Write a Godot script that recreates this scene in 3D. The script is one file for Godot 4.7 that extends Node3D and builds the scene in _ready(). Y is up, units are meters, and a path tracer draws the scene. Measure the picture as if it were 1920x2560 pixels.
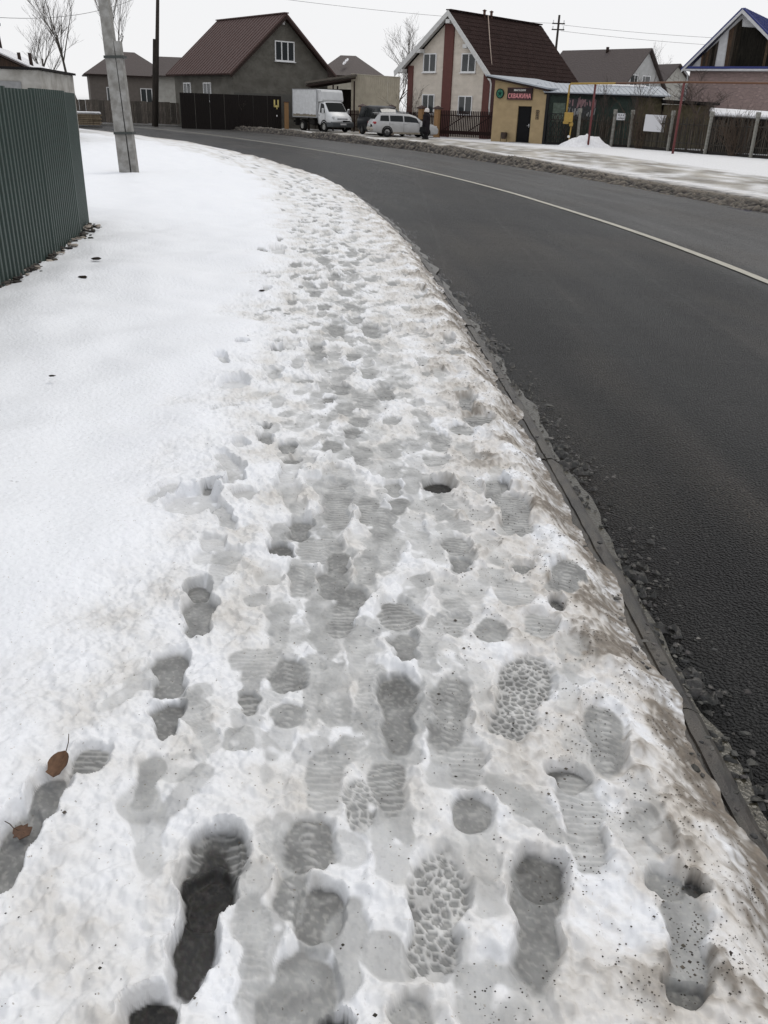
extends Node3D
# Snow-covered footpath beside a wet bend of village road, with houses across the street.
# Units are metres, y is up, the road surface is y = 0.

const PRINTS := [
	[0.057, -1.869, 0.067, 0.180, 0.02, 0.50, 0, 0.030],
	[0.054, -1.967, 0.052, 0.065, -0.04, 0.58, 0, 0.032],
	[0.408, -1.954, 0.090, 0.200, 0.31, 0.52, 1, 0.032],
	[0.198, -1.870, 0.064, 0.169, 0.13, 0.44, 3, 0.024],
	[0.233, -1.660, 0.062, 0.085, 0.08, 0.30, 2, 0.020],
	[0.233, -1.488, 0.047, 0.058, -0.05, 0.48, 0, 0.026],
	[0.480, -1.619, 0.054, 0.047, 0.09, 0.75, 0, 0.040],
	[0.490, -1.482, 0.065, 0.160, 0.05, 0.30, 2, 0.022],
	[0.348, -1.224, 0.071, 0.173, 0.17, 0.50, 0, 0.032],
	[0.370, -1.329, 0.055, 0.064, 0.15, 0.70, 0, 0.036],
	[0.133, -1.216, 0.072, 0.153, 0.10, 0.46, 1, 0.030],
	[-0.106, -1.207, 0.053, 0.067, 0.04, 0.58, 0, 0.034],
	[-0.133, -1.015, 0.081, 0.106, 0.14, 0.40, 0, 0.028],
	[-0.044, -1.124, 0.050, 0.112, -0.01, 0.26, 0, 0.016],
	[-0.144, -1.385, 0.064, 0.079, -0.12, 0.52, 3, 0.028],
	[-0.169, -1.244, 0.045, 0.058, -0.06, 0.45, 3, 0.022],
	[-0.344, -1.334, 0.072, 0.083, -0.12, 0.70, 2, 0.042],
	[-0.348, -1.208, 0.066, 0.186, -0.03, 0.90, 0, 0.052],
	[-0.341, -1.252, 0.057, 0.065, -0.08, 0.98, 0, 0.056],
	[-0.394, -0.975, 0.056, 0.048, -0.09, 0.97, 0, 0.055],
	[-0.610, -2.008, 0.063, 0.114, -0.18, 0.50, 0, 0.040],
	[-0.566, -1.797, 0.051, 0.074, -0.18, 0.55, 0, 0.040],
	[-0.629, -2.471, 0.050, 0.059, -0.21, 0.55, 0, 0.045],
	[-0.587, -2.306, 0.061, 0.109, -0.14, 0.45, 0, 0.040],
	[-0.797, -1.354, 0.055, 0.118, -0.11, 0.55, 0, 0.050],
	[-0.781, -1.494, 0.059, 0.090, -0.01, 0.50, 0, 0.046],
	[-0.723, -1.631, 0.052, 0.059, -0.04, 0.50, 2, 0.038],
	[-0.329, -2.955, 0.056, 0.099, 0.04, 0.50, 0, 0.034],
	[-0.380, -2.754, 0.051, 0.067, -0.25, 0.58, 0, 0.034],
	[-0.234, -2.786, 0.095, 0.115, -0.04, 0.30, 2, 0.018],
	[-0.160, -2.701, 0.061, 0.106, 0.03, 0.52, 0, 0.028],
	[-0.172, -2.532, 0.068, 0.099, -0.07, 0.46, 0, 0.026],
	[-0.283, -2.547, 0.058, 0.113, -0.10, 0.34, 3, 0.018],
	[-0.059, -2.638, 0.052, 0.109, -0.03, 0.28, 3, 0.016],
	[-0.100, -2.450, 0.056, 0.076, 0.05, 0.50, 0, 0.028],
	[-0.131, -2.311, 0.063, 0.100, -0.03, 0.42, 2, 0.024],
	[-0.198, -2.307, 0.060, 0.166, -0.08, 0.26, 0, 0.014],
	[0.060, -2.351, 0.072, 0.091, -0.20, 0.45, 2, 0.024],
	[0.077, -2.171, 0.053, 0.083, -0.08, 0.46, 0, 0.026],
	[-0.194, -3.182, 0.071, 0.242, -0.05, 0.36, 2, 0.022],
	[-0.065, -3.147, 0.065, 0.158, -0.03, 0.40, 2, 0.022],
	[-0.005, -3.021, 0.076, 0.156, -0.02, 0.34, 3, 0.018],
	[0.062, -3.189, 0.058, 0.093, 0.06, 0.42, 0, 0.024],
	[0.038, -3.360, 0.051, 0.075, -0.00, 0.38, 0, 0.022],
	[0.243, -3.417, 0.076, 0.083, 0.05, 0.98, 0, 0.055],
	[0.481, -3.376, 0.058, 0.117, 0.10, 0.42, 2, 0.024],
	[0.541, -3.149, 0.089, 0.202, 0.04, 0.40, 2, 0.026],
	[0.532, -3.431, 0.031, 0.052, 0.11, 0.40, 0, 0.022],
	[0.281, -2.861, 0.059, 0.077, 0.06, 0.40, 2, 0.022],
	[0.288, -2.696, 0.044, 0.063, 0.07, 0.46, 0, 0.024],
	[0.511, -2.694, 0.046, 0.042, 0.13, 0.48, 0, 0.026],
	[0.665, -2.636, 0.083, 0.129, 0.37, 0.46, 3, 0.024],
	[0.456, -2.500, 0.069, 0.088, 0.12, 0.26, 2, 0.016],
	[0.244, -2.293, 0.048, 0.066, 0.06, 0.32, 2, 0.018],
	[0.354, -2.273, 0.057, 0.073, 0.10, 0.38, 0, 0.016],
	[0.519, -2.310, 0.059, 0.070, 0.15, 0.32, 2, 0.018],
	[0.598, -2.443, 0.032, 0.040, 0.17, 0.70, 0, 0.030],
	[-0.264, -2.005, 0.059, 0.079, -0.12, 0.45, 3, 0.024],
	[-0.376, -2.056, 0.082, 0.093, -0.08, 0.26, 2, 0.014],
	[-0.246, -1.826, 0.048, 0.051, -0.12, 0.36, 3, 0.020],
	[-0.356, -1.868, 0.028, 0.051, -0.16, 0.50, 2, 0.024],
	[0.036, -1.569, 0.059, 0.102, -0.09, 0.46, 2, 0.024],
	[-0.034, -1.498, 0.049, 0.081, -0.04, 0.34, 1, 0.014],
	[0.610, -1.767, 0.070, 0.159, 0.15, 0.42, 3, 0.020],
	[0.637, -1.306, 0.041, 0.045, 0.28, 0.45, 0, 0.024],
	[0.695, -1.293, 0.028, 0.023, 0.31, 0.85, 0, 0.036],
	[0.635, -1.170, 0.052, 0.133, 0.27, 0.36, 0, 0.022],
	[0.595, -1.041, 0.040, 0.029, 0.30, 0.62, 0, 0.028],
	[0.046, -1.369, 0.066, 0.098, -0.06, 0.18, 0, 0.012],
	[0.229, -1.028, 0.082, 0.086, -0.05, 0.26, 0, 0.018],
	[0.081, -0.992, 0.042, 0.031, 0.02, 0.34, 3, 0.020],
	[-0.059, -0.970, 0.033, 0.021, -0.07, 0.92, 0, 0.045],
	[-0.125, -1.578, 0.062, 0.111, -0.03, 0.28, 2, 0.012],
	[-0.552, -1.558, 0.045, 0.087, -0.14, 0.30, 0, 0.016],
	[-0.479, -3.794, 0.053, 0.080, -0.12, 0.44, 0, 0.026],
	[-0.637, -4.084, 0.043, 0.049, -0.14, 0.50, 0, 0.030],
	[-0.595, -3.885, 0.048, 0.077, -0.14, 0.36, 0, 0.026],
	[-0.437, -3.625, 0.047, 0.040, -0.11, 0.52, 0, 0.026],
	[-0.178, -4.059, 0.055, 0.091, 0.08, 0.46, 0, 0.024],
	[-0.268, -3.851, 0.061, 0.082, -0.07, 0.42, 0, 0.022],
	[-0.114, -3.742, 0.062, 0.132, -0.04, 0.36, 2, 0.018],
	[0.025, -3.841, 0.082, 0.125, -0.01, 0.32, 2, 0.016],
	[0.273, -3.967, 0.061, 0.119, 0.05, 0.36, 2, 0.020],
	[0.234, -3.714, 0.066, 0.071, 0.04, 0.32, 2, 0.016],
	[-0.281, -4.763, 0.063, 0.091, -0.06, 0.42, 0, 0.022],
	[-0.336, -4.580, 0.047, 0.068, -0.07, 0.52, 0, 0.026],
	[-0.017, -4.738, 0.068, 0.152, -0.08, 0.42, 0, 0.024],
	[-0.232, -4.426, 0.071, 0.120, -0.06, 0.34, 3, 0.018],
	[-0.130, -4.585, 0.095, 0.145, -0.03, 0.34, 2, 0.016],
	[-0.150, -4.241, 0.062, 0.082, -0.04, 0.36, 0, 0.018],
	[0.022, -4.258, 0.050, 0.067, -0.01, 0.30, 0, 0.016],
	[0.442, -4.562, 0.061, 0.152, 0.07, 0.42, 2, 0.022],
	[0.497, -4.298, 0.098, 0.098, -0.04, 0.50, 2, 0.024],
	[0.397, -4.149, 0.073, 0.072, 0.07, 0.36, 2, 0.018],
	[-0.404, -6.261, 0.083, 0.206, -0.15, 0.46, 0, 0.024],
	[-0.148, -6.268, 0.094, 0.191, -0.14, 0.42, 0, 0.022],
	[-0.501, -5.701, 0.064, 0.112, -0.09, 0.44, 0, 0.024],
	[-0.458, -5.488, 0.065, 0.093, -0.08, 0.42, 0, 0.022],
	[-0.243, -5.515, 0.074, 0.120, 0.08, 0.40, 0, 0.022],
	[-0.120, -5.111, 0.073, 0.123, -0.03, 0.34, 0, 0.018],
	[-0.268, -5.177, 0.073, 0.105, -0.05, 0.30, 2, 0.016],
	[-0.790, -5.739, 0.054, 0.051, -0.13, 0.44, 0, 0.026],
	[-0.758, -5.569, 0.050, 0.072, -0.13, 0.36, 0, 0.024],
	[0.235, -5.163, 0.044, 0.073, 0.03, 0.34, 0, 0.020],
	[0.429, -6.021, 0.051, 0.137, 0.06, 0.34, 0, 0.020],
	[-0.497, -4.888, 0.061, 0.057, -0.10, 0.32, 2, 0.016],
	[0.115, -4.901, 0.056, 0.067, 0.01, 0.30, 0, 0.016],
	[-0.558, -7.068, 0.077, 0.129, -0.08, 0.44, 0, 0.024],
	[-0.327, -7.105, 0.078, 0.130, -0.05, 0.38, 0, 0.022],
	[-0.266, -6.592, 0.073, 0.113, -0.04, 0.34, 0, 0.018],
	[-0.849, -7.250, 0.059, 0.116, -0.11, 0.44, 0, 0.026],
	[-0.683, -7.604, 0.083, 0.147, -0.09, 0.40, 0, 0.022],
	[-0.419, -7.692, 0.105, 0.150, -0.06, 0.36, 0, 0.018],
	[-0.046, -6.465, 0.054, 0.094, -0.01, 0.30, 0, 0.016],
	[0.248, -7.593, 0.071, 0.104, 0.02, 0.34, 0, 0.018],
	[0.459, -5.701, 0.071, 0.062, 0.06, 0.44, 0, 0.020],
	[-1.011, -9.103, 0.088, 0.205, -0.11, 0.40, 0, 0.022],
	[-0.746, -9.466, 0.112, 0.252, -0.08, 0.36, 0, 0.020],
	[-0.470, -10.028, 0.108, 0.245, -0.05, 0.34, 0, 0.020],
	[-0.813, -8.320, 0.081, 0.149, -0.10, 0.40, 0, 0.022],
	[-0.570, -8.365, 0.091, 0.175, -0.07, 0.38, 0, 0.020],
	[-0.141, -9.592, 0.089, 0.193, -0.02, 0.34, 0, 0.018],
	[-0.210, -8.432, 0.092, 0.152, -0.03, 0.30, 0, 0.018],
	[-0.793, -3.135, 0.113, 0.138, 0.06, 0.10, 0, 0.050],
	[-0.748, -3.295, 0.039, 0.035, 0.09, 0.45, 0, 0.045],
	[-0.914, -4.803, 0.095, 0.121, -0.06, 0.10, 0, 0.040],
	[-1.324, -10.018, 0.106, 0.281, -0.13, 0.14, 0, 0.040],
	[-1.142, -8.259, 0.089, 0.197, -0.13, 0.20, 0, 0.040],
]

# edge of the snowy footpath, painted line and far edge of the road, each running away from the viewer (x, z)
const KERB := [[0.93, 4.0], [0.92, 1.5], [0.91, 0.0], [0.90, -1.4], [0.875, -2.6], [0.835, -3.6], [0.78, -4.65], [0.71, -5.76], [0.61, -7.26], [0.43, -9.34], [0.18, -11.9], [-0.09, -14.03], [-0.55, -17.0], [-1.17, -20.1], [-2.05, -23.2], [-3.58, -27.6], [-5.9, -33.6], [-8.3, -38.8], [-11.1, -43.6], [-14.8, -49.3], [-22.5, -60.5], [-31.0, -71.5], [-45.0, -86.0], [-70.0, -108.0]]
const CENTRE := [[4.5, 4.0], [4.46, 0.0], [4.38, -5.0], [4.26, -9.8], [3.87, -13.9], [3.2, -18.0], [2.52, -21.5], [1.3, -26.3], [-0.7, -32.9], [-3.1, -38.9], [-5.9, -45.0], [-8.8, -51.0], [-12.3, -57.5], [-16.6, -64.2], [-24.0, -74.0], [-38.0, -90.0], [-62.0, -114.0]]
const FAR := [[8.2, 4.0], [8.2, -2.0], [8.15, -8.0], [7.95, -13.0], [7.55, -17.5], [6.95, -21.0], [6.2, -24.5], [5.0, -29.5], [3.2, -36.0], [0.9, -43.2], [-1.9, -49.5], [-4.7, -55.4], [-8.2, -62.6], [-16.3, -76.4], [-31.0, -96.0], [-55.0, -121.0]]
const FAR_LEVEL := 0.12

var mats := {}
var taken := {}
var rng := RandomNumberGenerator.new()

# ------------------------------------------------------------------ helpers
func lin(r: float, g: float, b: float) -> Color:
	return Color(r, g, b).linear_to_srgb()

func noise_tex(seed_no: int, freq: float, lo: Color, hi: Color, size := 256, octaves := 4) -> NoiseTexture2D:
	var n := FastNoiseLite.new()
	n.seed = seed_no
	n.frequency = freq
	n.fractal_octaves = octaves
	var t := NoiseTexture2D.new()
	t.width = size
	t.height = size
	t.seamless = true
	t.noise = n
	var g := Gradient.new()
	g.set_color(0, lo)
	g.set_color(1, hi)
	g.set_offset(0, 0.15)
	g.set_offset(1, 0.85)
	t.color_ramp = g
	return t

func bump_tex(seed_no: int, freq: float, strength: float, size := 256, octaves := 4) -> NoiseTexture2D:
	var n := FastNoiseLite.new()
	n.seed = seed_no
	n.frequency = freq
	n.fractal_octaves = octaves
	var t := NoiseTexture2D.new()
	t.width = size
	t.height = size
	t.seamless = true
	t.as_normal_map = true
	t.bump_strength = strength
	t.noise = n
	return t

var tex := {}
func shared_tex(key: String) -> Texture2D:
	if not tex.has(key):
		match key:
			"mottle": tex[key] = noise_tex(3, 0.02, Color(0.9, 0.9, 0.895), Color(1, 1, 1))
			"stain": tex[key] = noise_tex(5, 0.015, Color(0.78, 0.77, 0.755), Color(1, 1, 1), 256, 5)
			"fine": tex[key] = noise_tex(7, 0.12, Color(0.6, 0.6, 0.6), Color(1, 1, 1), 512, 3)
			"snow_tone": tex[key] = speck_image()
			"bump": tex[key] = bump_tex(11, 0.05, 6.0)
			"grain": tex[key] = bump_tex(13, 0.09, 5.0, 512, 4)
			"asphalt_bump": tex[key] = bump_tex(17, 0.14, 9.0, 512, 3)
			"asphalt": tex[key] = asphalt_image()
			"brick": tex[key] = brick_image()
			"wood": tex[key] = wood_image()
	return tex[key]

func asphalt_image() -> ImageTexture:
	var im := Image.create(512, 512, false, Image.FORMAT_RGB8)
	var r := RandomNumberGenerator.new()
	r.seed = 41
	im.fill(Color(0.46, 0.455, 0.45))
	for i in 26000:
		var v := r.randf_range(0.12, 0.7)
		if r.randf() < 0.04:
			v = r.randf_range(0.8, 1.0)
		var s := r.randi_range(1, 4)
		im.fill_rect(Rect2i(r.randi_range(0, 511), r.randi_range(0, 511), s, r.randi_range(1, 4)), Color(v, v * 0.985, v * 0.96))
	return ImageTexture.create_from_image(im)

func speck_image() -> ImageTexture:
	# sparse grit and crumbs of soil in the snow
	var im := Image.create(1024, 1024, false, Image.FORMAT_RGB8)
	var r := RandomNumberGenerator.new()
	r.seed = 45
	im.fill(Color(1, 1, 1))
	for i in 5200:
		var v := r.randf_range(0.955, 0.995)
		im.fill_rect(Rect2i(r.randi_range(0, 1023), r.randi_range(0, 1023), r.randi_range(2, 7), r.randi_range(2, 7)), Color(v, v, v))
	for i in 420:
		var v := r.randf_range(0.45, 0.85)
		var c := Color(v, v * 0.93, v * 0.84)
		var x := r.randi_range(0, 1020)
		var y := r.randi_range(0, 1020)
		for k in r.randi_range(1, 3):
			im.fill_rect(Rect2i(x + r.randi_range(-1, 1), y + r.randi_range(-1, 1), r.randi_range(1, 2), r.randi_range(1, 2)), c)
	return ImageTexture.create_from_image(im)

func brick_image() -> ImageTexture:
	var im := Image.create(256, 256, false, Image.FORMAT_RGB8)
	var r := RandomNumberGenerator.new()
	r.seed = 43
	im.fill(Color(0.97, 0.97, 0.97))
	for row in 16:
		for c in 9:
			var v := r.randf_range(0.82, 0.93)
			if r.randf() < 0.1:
				v = r.randf_range(0.96, 1.0)
			im.fill_rect(Rect2i(c * 32 + (16 if row % 2 else 0) - 16, row * 16, 30, 14), Color(v, v * 0.96, v * 0.95))
	return ImageTexture.create_from_image(im)

func wood_image() -> ImageTexture:
	var im := Image.create(128, 256, false, Image.FORMAT_RGB8)
	var r := RandomNumberGenerator.new()
	r.seed = 47
	im.fill(Color(0.8, 0.78, 0.76))
	for i in 900:
		var v := r.randf_range(0.45, 1.0)
		im.fill_rect(Rect2i(r.randi_range(0, 127), r.randi_range(-60, 255), r.randi_range(1, 3), r.randi_range(20, 150)), Color(v, v * 0.97, v * 0.93))
	return ImageTexture.create_from_image(im)

# a cached material: linear colour, roughness, optional texture keys and the size in metres of one tile
func mat(key: String, c := Color.WHITE, rough := 0.8, albedo := "", tile := 1.0, bump := "", bump_scale := 1.0, metal := 0.0) -> StandardMaterial3D:
	if mats.has(key):
		return mats[key]
	var m := StandardMaterial3D.new()
	m.resource_name = key
	m.albedo_color = c.linear_to_srgb()
	m.roughness = rough
	m.metallic = metal
	if c.get_luminance() < 0.03 and rough >= 0.5:
		m.metallic_specular = 0.25   # dull dark paint, tar and old boards
	if albedo != "" or bump != "":
		m.uv1_triplanar = true
		m.uv1_world_triplanar = true
		m.uv1_scale = Vector3.ONE / tile
	if albedo != "":
		m.albedo_texture = shared_tex(albedo)
	if bump != "":
		m.normal_enabled = true
		m.normal_texture = shared_tex(bump)
		m.normal_scale = bump_scale
	mats[key] = m
	return m

func S(smooth := false) -> SurfaceTool:
	var st := SurfaceTool.new()
	st.begin(Mesh.PRIMITIVE_TRIANGLES)
	st.set_smooth_group(0 if smooth else -1)
	return st

func quad(st: SurfaceTool, a: Vector3, b: Vector3, c: Vector3, d: Vector3) -> void:
	for v in [a, b, c, a, c, d]:
		st.add_vertex(v)

func tri(st: SurfaceTool, a: Vector3, b: Vector3, c: Vector3) -> void:
	for v in [a, b, c]:
		st.add_vertex(v)

# a box given by centre and size, its edges chamfered by ch
func box(st: SurfaceTool, c: Vector3, s: Vector3, b := Basis(), ch := 0.0) -> void:
	var h := s / 2.0
	if ch <= 0.0:
		var p := []
		for i in 8:
			p.append(c + b * Vector3(h.x * (1 if i & 1 else -1), h.y * (1 if i & 2 else -1), h.z * (1 if i & 4 else -1)))
		quad(st, p[6], p[7], p[5], p[4])
		quad(st, p[3], p[2], p[0], p[1])
		quad(st, p[7], p[3], p[1], p[5])
		quad(st, p[2], p[6], p[4], p[0])
		quad(st, p[2], p[3], p[7], p[6])
		quad(st, p[4], p[5], p[1], p[0])
		return
	# chamfered: an octagonal outline in x-y drawn along z with shrunken ends
	var o := [Vector2(-h.x + ch, h.y), Vector2(h.x - ch, h.y), Vector2(h.x, h.y - ch), Vector2(h.x, -h.y + ch), Vector2(h.x - ch, -h.y), Vector2(-h.x + ch, -h.y), Vector2(-h.x, -h.y + ch), Vector2(-h.x, h.y - ch)]
	var rings := []
	for zz in [[-h.z, ch], [-h.z + ch, 0.0], [h.z - ch, 0.0], [h.z, ch]]:
		var ring := []
		for q in o:
			ring.append(c + b * Vector3(q.x - signf(q.x) * zz[1], q.y - signf(q.y) * zz[1], zz[0]))
		rings.append(ring)
	for k in 3:
		for i in 8:
			var j := (i + 1) % 8
			quad(st, rings[k + 1][i], rings[k][i], rings[k][j], rings[k + 1][j])
	for i in range(1, 7):
		tri(st, rings[3][0], rings[3][i], rings[3][i + 1])
		tri(st, rings[0][0], rings[0][i + 1], rings[0][i])

# a polygon in x-y (any order) drawn from z0 to z1
func prism(st: SurfaceTool, pts: Array, z0: float, z1: float, xf := Transform3D()) -> void:
	var poly := PackedVector2Array(pts)
	if not Geometry2D.is_polygon_clockwise(poly):
		poly.reverse()
	var idx := Geometry2D.triangulate_polygon(poly)
	for i in range(0, idx.size(), 3):
		var a := poly[idx[i]]
		var b := poly[idx[i + 1]]
		var c := poly[idx[i + 2]]
		if (b - a).cross(c - a) > 0.0:
			var t := b
			b = c
			c = t
		tri(st, xf * Vector3(a.x, a.y, z1), xf * Vector3(b.x, b.y, z1), xf * Vector3(c.x, c.y, z1))
		tri(st, xf * Vector3(a.x, a.y, z0), xf * Vector3(c.x, c.y, z0), xf * Vector3(b.x, b.y, z0))
	for i in poly.size():
		var p := poly[i]
		var q := poly[(i + 1) % poly.size()]
		quad(st, xf * Vector3(p.x, p.y, z1), xf * Vector3(p.x, p.y, z0), xf * Vector3(q.x, q.y, z0), xf * Vector3(q.x, q.y, z1))

func tube(st: SurfaceTool, pts: Array, radii: Array, seg := 8, capped := true) -> void:
	var rings := []
	var side := Vector3.ZERO
	for i in pts.size():
		var d: Vector3 = (pts[mini(i + 1, pts.size() - 1)] - pts[maxi(i - 1, 0)]).normalized()
		if side == Vector3.ZERO:
			side = d.cross(Vector3.UP if absf(d.y) < 0.9 else Vector3.RIGHT).normalized()
		side = (side - d * side.dot(d)).normalized()
		var up := d.cross(side)
		var ring := []
		for k in seg:
			var a := TAU * k / seg
			ring.append(pts[i] + (side * cos(a) + up * sin(a)) * radii[i])
		rings.append(ring)
	for i in pts.size() - 1:
		for k in seg:
			var j := (k + 1) % seg
			quad(st, rings[i][k], rings[i][j], rings[i + 1][j], rings[i + 1][k])
	if capped:
		for k in range(1, seg - 1):
			tri(st, rings[0][0], rings[0][k + 1], rings[0][k])
			var e: Array = rings[rings.size() - 1]
			tri(st, e[0], e[k], e[k + 1])

func lathe(st: SurfaceTool, prof: Array, seg := 16, xf := Transform3D()) -> void:
	for i in prof.size() - 1:
		for k in seg:
			var a := TAU * k / seg
			var b := TAU * (k + 1) / seg
			var p: Vector2 = prof[i]
			var q: Vector2 = prof[i + 1]
			quad(st, xf * Vector3(q.x * cos(a), q.y, q.x * sin(a)), xf * Vector3(q.x * cos(b), q.y, q.x * sin(b)), xf * Vector3(p.x * cos(b), p.y, p.x * sin(b)), xf * Vector3(p.x * cos(a), p.y, p.x * sin(a)))

func numbered(called: String) -> String:
	if not taken.has(called):
		taken[called] = 0
		return called
	taken[called] += 1
	return "%s_%03d" % [called, taken[called]]

func commit(st: SurfaceTool) -> ArrayMesh:
	st.generate_normals()
	return st.commit()

func put(mesh: Mesh, called: String, m: Material, parent: Node = self) -> MeshInstance3D:
	var o := MeshInstance3D.new()
	o.mesh = mesh
	o.material_override = m
	o.name = numbered(called) if parent == self else called
	parent.add_child(o, true)
	return o

func part(st: SurfaceTool, called: String, m: Material, parent: Node = self) -> MeshInstance3D:
	return put(commit(st), called, m, parent)

func tag(o: Node, label: String, category: String, group := "") -> void:
	o.set_meta("label", label)
	o.set_meta("category", category)
	if group != "":
		o.set_meta("group", group)

func thing(called: String, label: String, category: String, at := Vector3.ZERO, turn := 0.0, group := "") -> Node3D:
	var o := Node3D.new()
	o.name = numbered(called)
	add_child(o)
	o.position = at
	o.rotation.y = deg_to_rad(turn)
	tag(o, label, category, group)
	return o

func structure(o: Node) -> Node:
	o.set_meta("kind", "structure")
	return o

func copy(o: Node3D, at: Vector3, turn: float, label: String) -> Node3D:
	var c: Node3D = o.duplicate()
	c.name = numbered(String(o.name).trim_suffix("_000"))
	add_child(c)
	c.position = at
	c.rotation.y = deg_to_rad(turn)
	c.set_meta("label", label)
	return c

# a smooth polyline through points (x, z)
func smooth_line(pts: Array, steps := 10) -> PackedVector2Array:
	var out := PackedVector2Array()
	for i in pts.size() - 1:
		var a: Array = pts[maxi(i - 1, 0)]
		var b: Array = pts[i]
		var c: Array = pts[i + 1]
		var d: Array = pts[mini(i + 2, pts.size() - 1)]
		for k in steps:
			var t := float(k) / steps
			out.append(Vector2(b[0], b[1]).cubic_interpolate(Vector2(c[0], c[1]), Vector2(a[0], a[1]), Vector2(d[0], d[1]), t))
	var e: Array = pts[pts.size() - 1]
	out.append(Vector2(e[0], e[1]))
	return out

func even_line(line: PackedVector2Array, n: int) -> PackedVector2Array:
	var total := 0.0
	for i in line.size() - 1:
		total += line[i].distance_to(line[i + 1])
	var out := PackedVector2Array()
	var i := 0
	var run := 0.0
	for k in n:
		var want := total * k / (n - 1)
		while i < line.size() - 2 and run + line[i].distance_to(line[i + 1]) < want:
			run += line[i].distance_to(line[i + 1])
			i += 1
		out.append(line[i].lerp(line[i + 1], clampf((want - run) / maxf(line[i].distance_to(line[i + 1]), 1e-6), 0.0, 1.0)))
	return out

func noise(seed_no: int, freq: float, octaves := 3, kind := FastNoiseLite.TYPE_SIMPLEX_SMOOTH) -> FastNoiseLite:
	var n := FastNoiseLite.new()
	n.seed = seed_no
	n.frequency = freq
	n.fractal_octaves = octaves
	n.noise_type = kind
	if octaves <= 1:
		n.fractal_type = FastNoiseLite.FRACTAL_NONE
	return n

# a grid of rows x cols points with colours as one mesh with smooth normals
func sheet(verts: PackedVector3Array, cols: PackedColorArray, rows: int, n: int) -> ArrayMesh:
	var idx := PackedInt32Array()
	idx.resize((rows - 1) * (n - 1) * 6)
	var w := 0
	for i in rows - 1:
		for j in n - 1:
			var a := i * n + j
			idx[w] = a
			idx[w + 1] = a + n
			idx[w + 2] = a + 1
			idx[w + 3] = a + 1
			idx[w + 4] = a + n
			idx[w + 5] = a + n + 1
			w += 6
	var nor := PackedVector3Array()
	nor.resize(rows * n)
	for i in rows:
		var i0 := maxi(i - 1, 0) * n
		var i1 := mini(i + 1, rows - 1) * n
		for j in n:
			var q := (verts[i1 + j] - verts[i0 + j]).cross(verts[i * n + mini(j + 1, n - 1)] - verts[i * n + maxi(j - 1, 0)]).normalized()
			nor[i * n + j] = q if q.y > 0.0 else -q
	if (verts[n] - verts[0]).cross(verts[1] - verts[0]).y > 0.0:
		for t in range(0, idx.size(), 3):
			var k := idx[t + 1]
			idx[t + 1] = idx[t + 2]
			idx[t + 2] = k
	var arr := []
	arr.resize(Mesh.ARRAY_MAX)
	arr[Mesh.ARRAY_VERTEX] = verts
	arr[Mesh.ARRAY_NORMAL] = nor
	arr[Mesh.ARRAY_COLOR] = cols
	arr[Mesh.ARRAY_INDEX] = idx
	var mesh := ArrayMesh.new()
	mesh.add_surface_from_arrays(Mesh.PRIMITIVE_TRIANGLES, arr)
	return mesh

func tinted(key: String, rough: float, albedo := "", tile := 1.0, bump := "", bump_scale := 1.0) -> StandardMaterial3D:
	var m := mat(key, Color.WHITE, rough, albedo, tile, bump, bump_scale)
	m.vertex_color_use_as_albedo = true
	return m

# ------------------------------------------------------------------ scene
func _ready() -> void:
	rng.seed = 20240
	var cam := Camera3D.new()
	cam.position = Vector3(0, 1.62, 0)
	cam.basis = Basis(Vector3.RIGHT, deg_to_rad(-25.5)) * Basis(Vector3.BACK, deg_to_rad(1.9))
	cam.fov = rad_to_deg(2.0 * atan(1280.0 / 2100.0))
	cam.near = 0.05
	cam.far = 900.0
	add_child(cam)
	cam.current = true

	var env := Environment.new()
	env.background_mode = Environment.BG_SKY
	var sky_mat := ProceduralSkyMaterial.new()
	sky_mat.sky_top_color = Color(0.935, 0.945, 0.97)
	sky_mat.sky_horizon_color = Color(0.95, 0.95, 0.952)
	sky_mat.sky_curve = 0.3
	sky_mat.ground_bottom_color = Color(0.7, 0.7, 0.71)
	sky_mat.ground_horizon_color = Color(0.85, 0.85, 0.86)
	sky_mat.sun_angle_max = 0.5
	sky_mat.sky_cover = noise_tex(2, 0.008, Color(0, 0, 0), Color(1, 1, 1), 512, 4)
	sky_mat.sky_cover_modulate = Color(1, 1, 1, 0.06)
	sky_mat.energy_multiplier = 1.0
	var sky := Sky.new()
	sky.sky_material = sky_mat
	env.sky = sky
	env.tonemap_mode = Environment.TONE_MAPPER_LINEAR
	env.tonemap_exposure = 1.02
	env.sdfgi_enabled = true
	env.ssao_enabled = true
	env.ssil_enabled = true
	var we := WorldEnvironment.new()
	we.environment = env
	add_child(we)

	var sun := DirectionalLight3D.new()
	sun.light_energy = 0.3
	sun.light_color = Color(1.0, 0.98, 0.95)
	sun.light_angular_distance = 25.0
	sun.shadow_enabled = true
	sun.rotation_degrees = Vector3(-58, 150, 0)
	add_child(sun)

	build_ground()
	build_road()
	build_kerb()
	build_footpath_snow()
	build_far_verge()
	build_green_fence()
	build_grey_house()
	build_cream_house()
	build_shop()
	build_green_shed()
	build_far_houses()
	build_brick_house()
	build_left_yard()
	build_brown_fences()
	build_picket_fence()
	build_gas_pipe()
	build_poles()
	build_truck()
	build_black_van()
	build_wagon()
	build_person()
	build_trees()
	build_debris()

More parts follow.
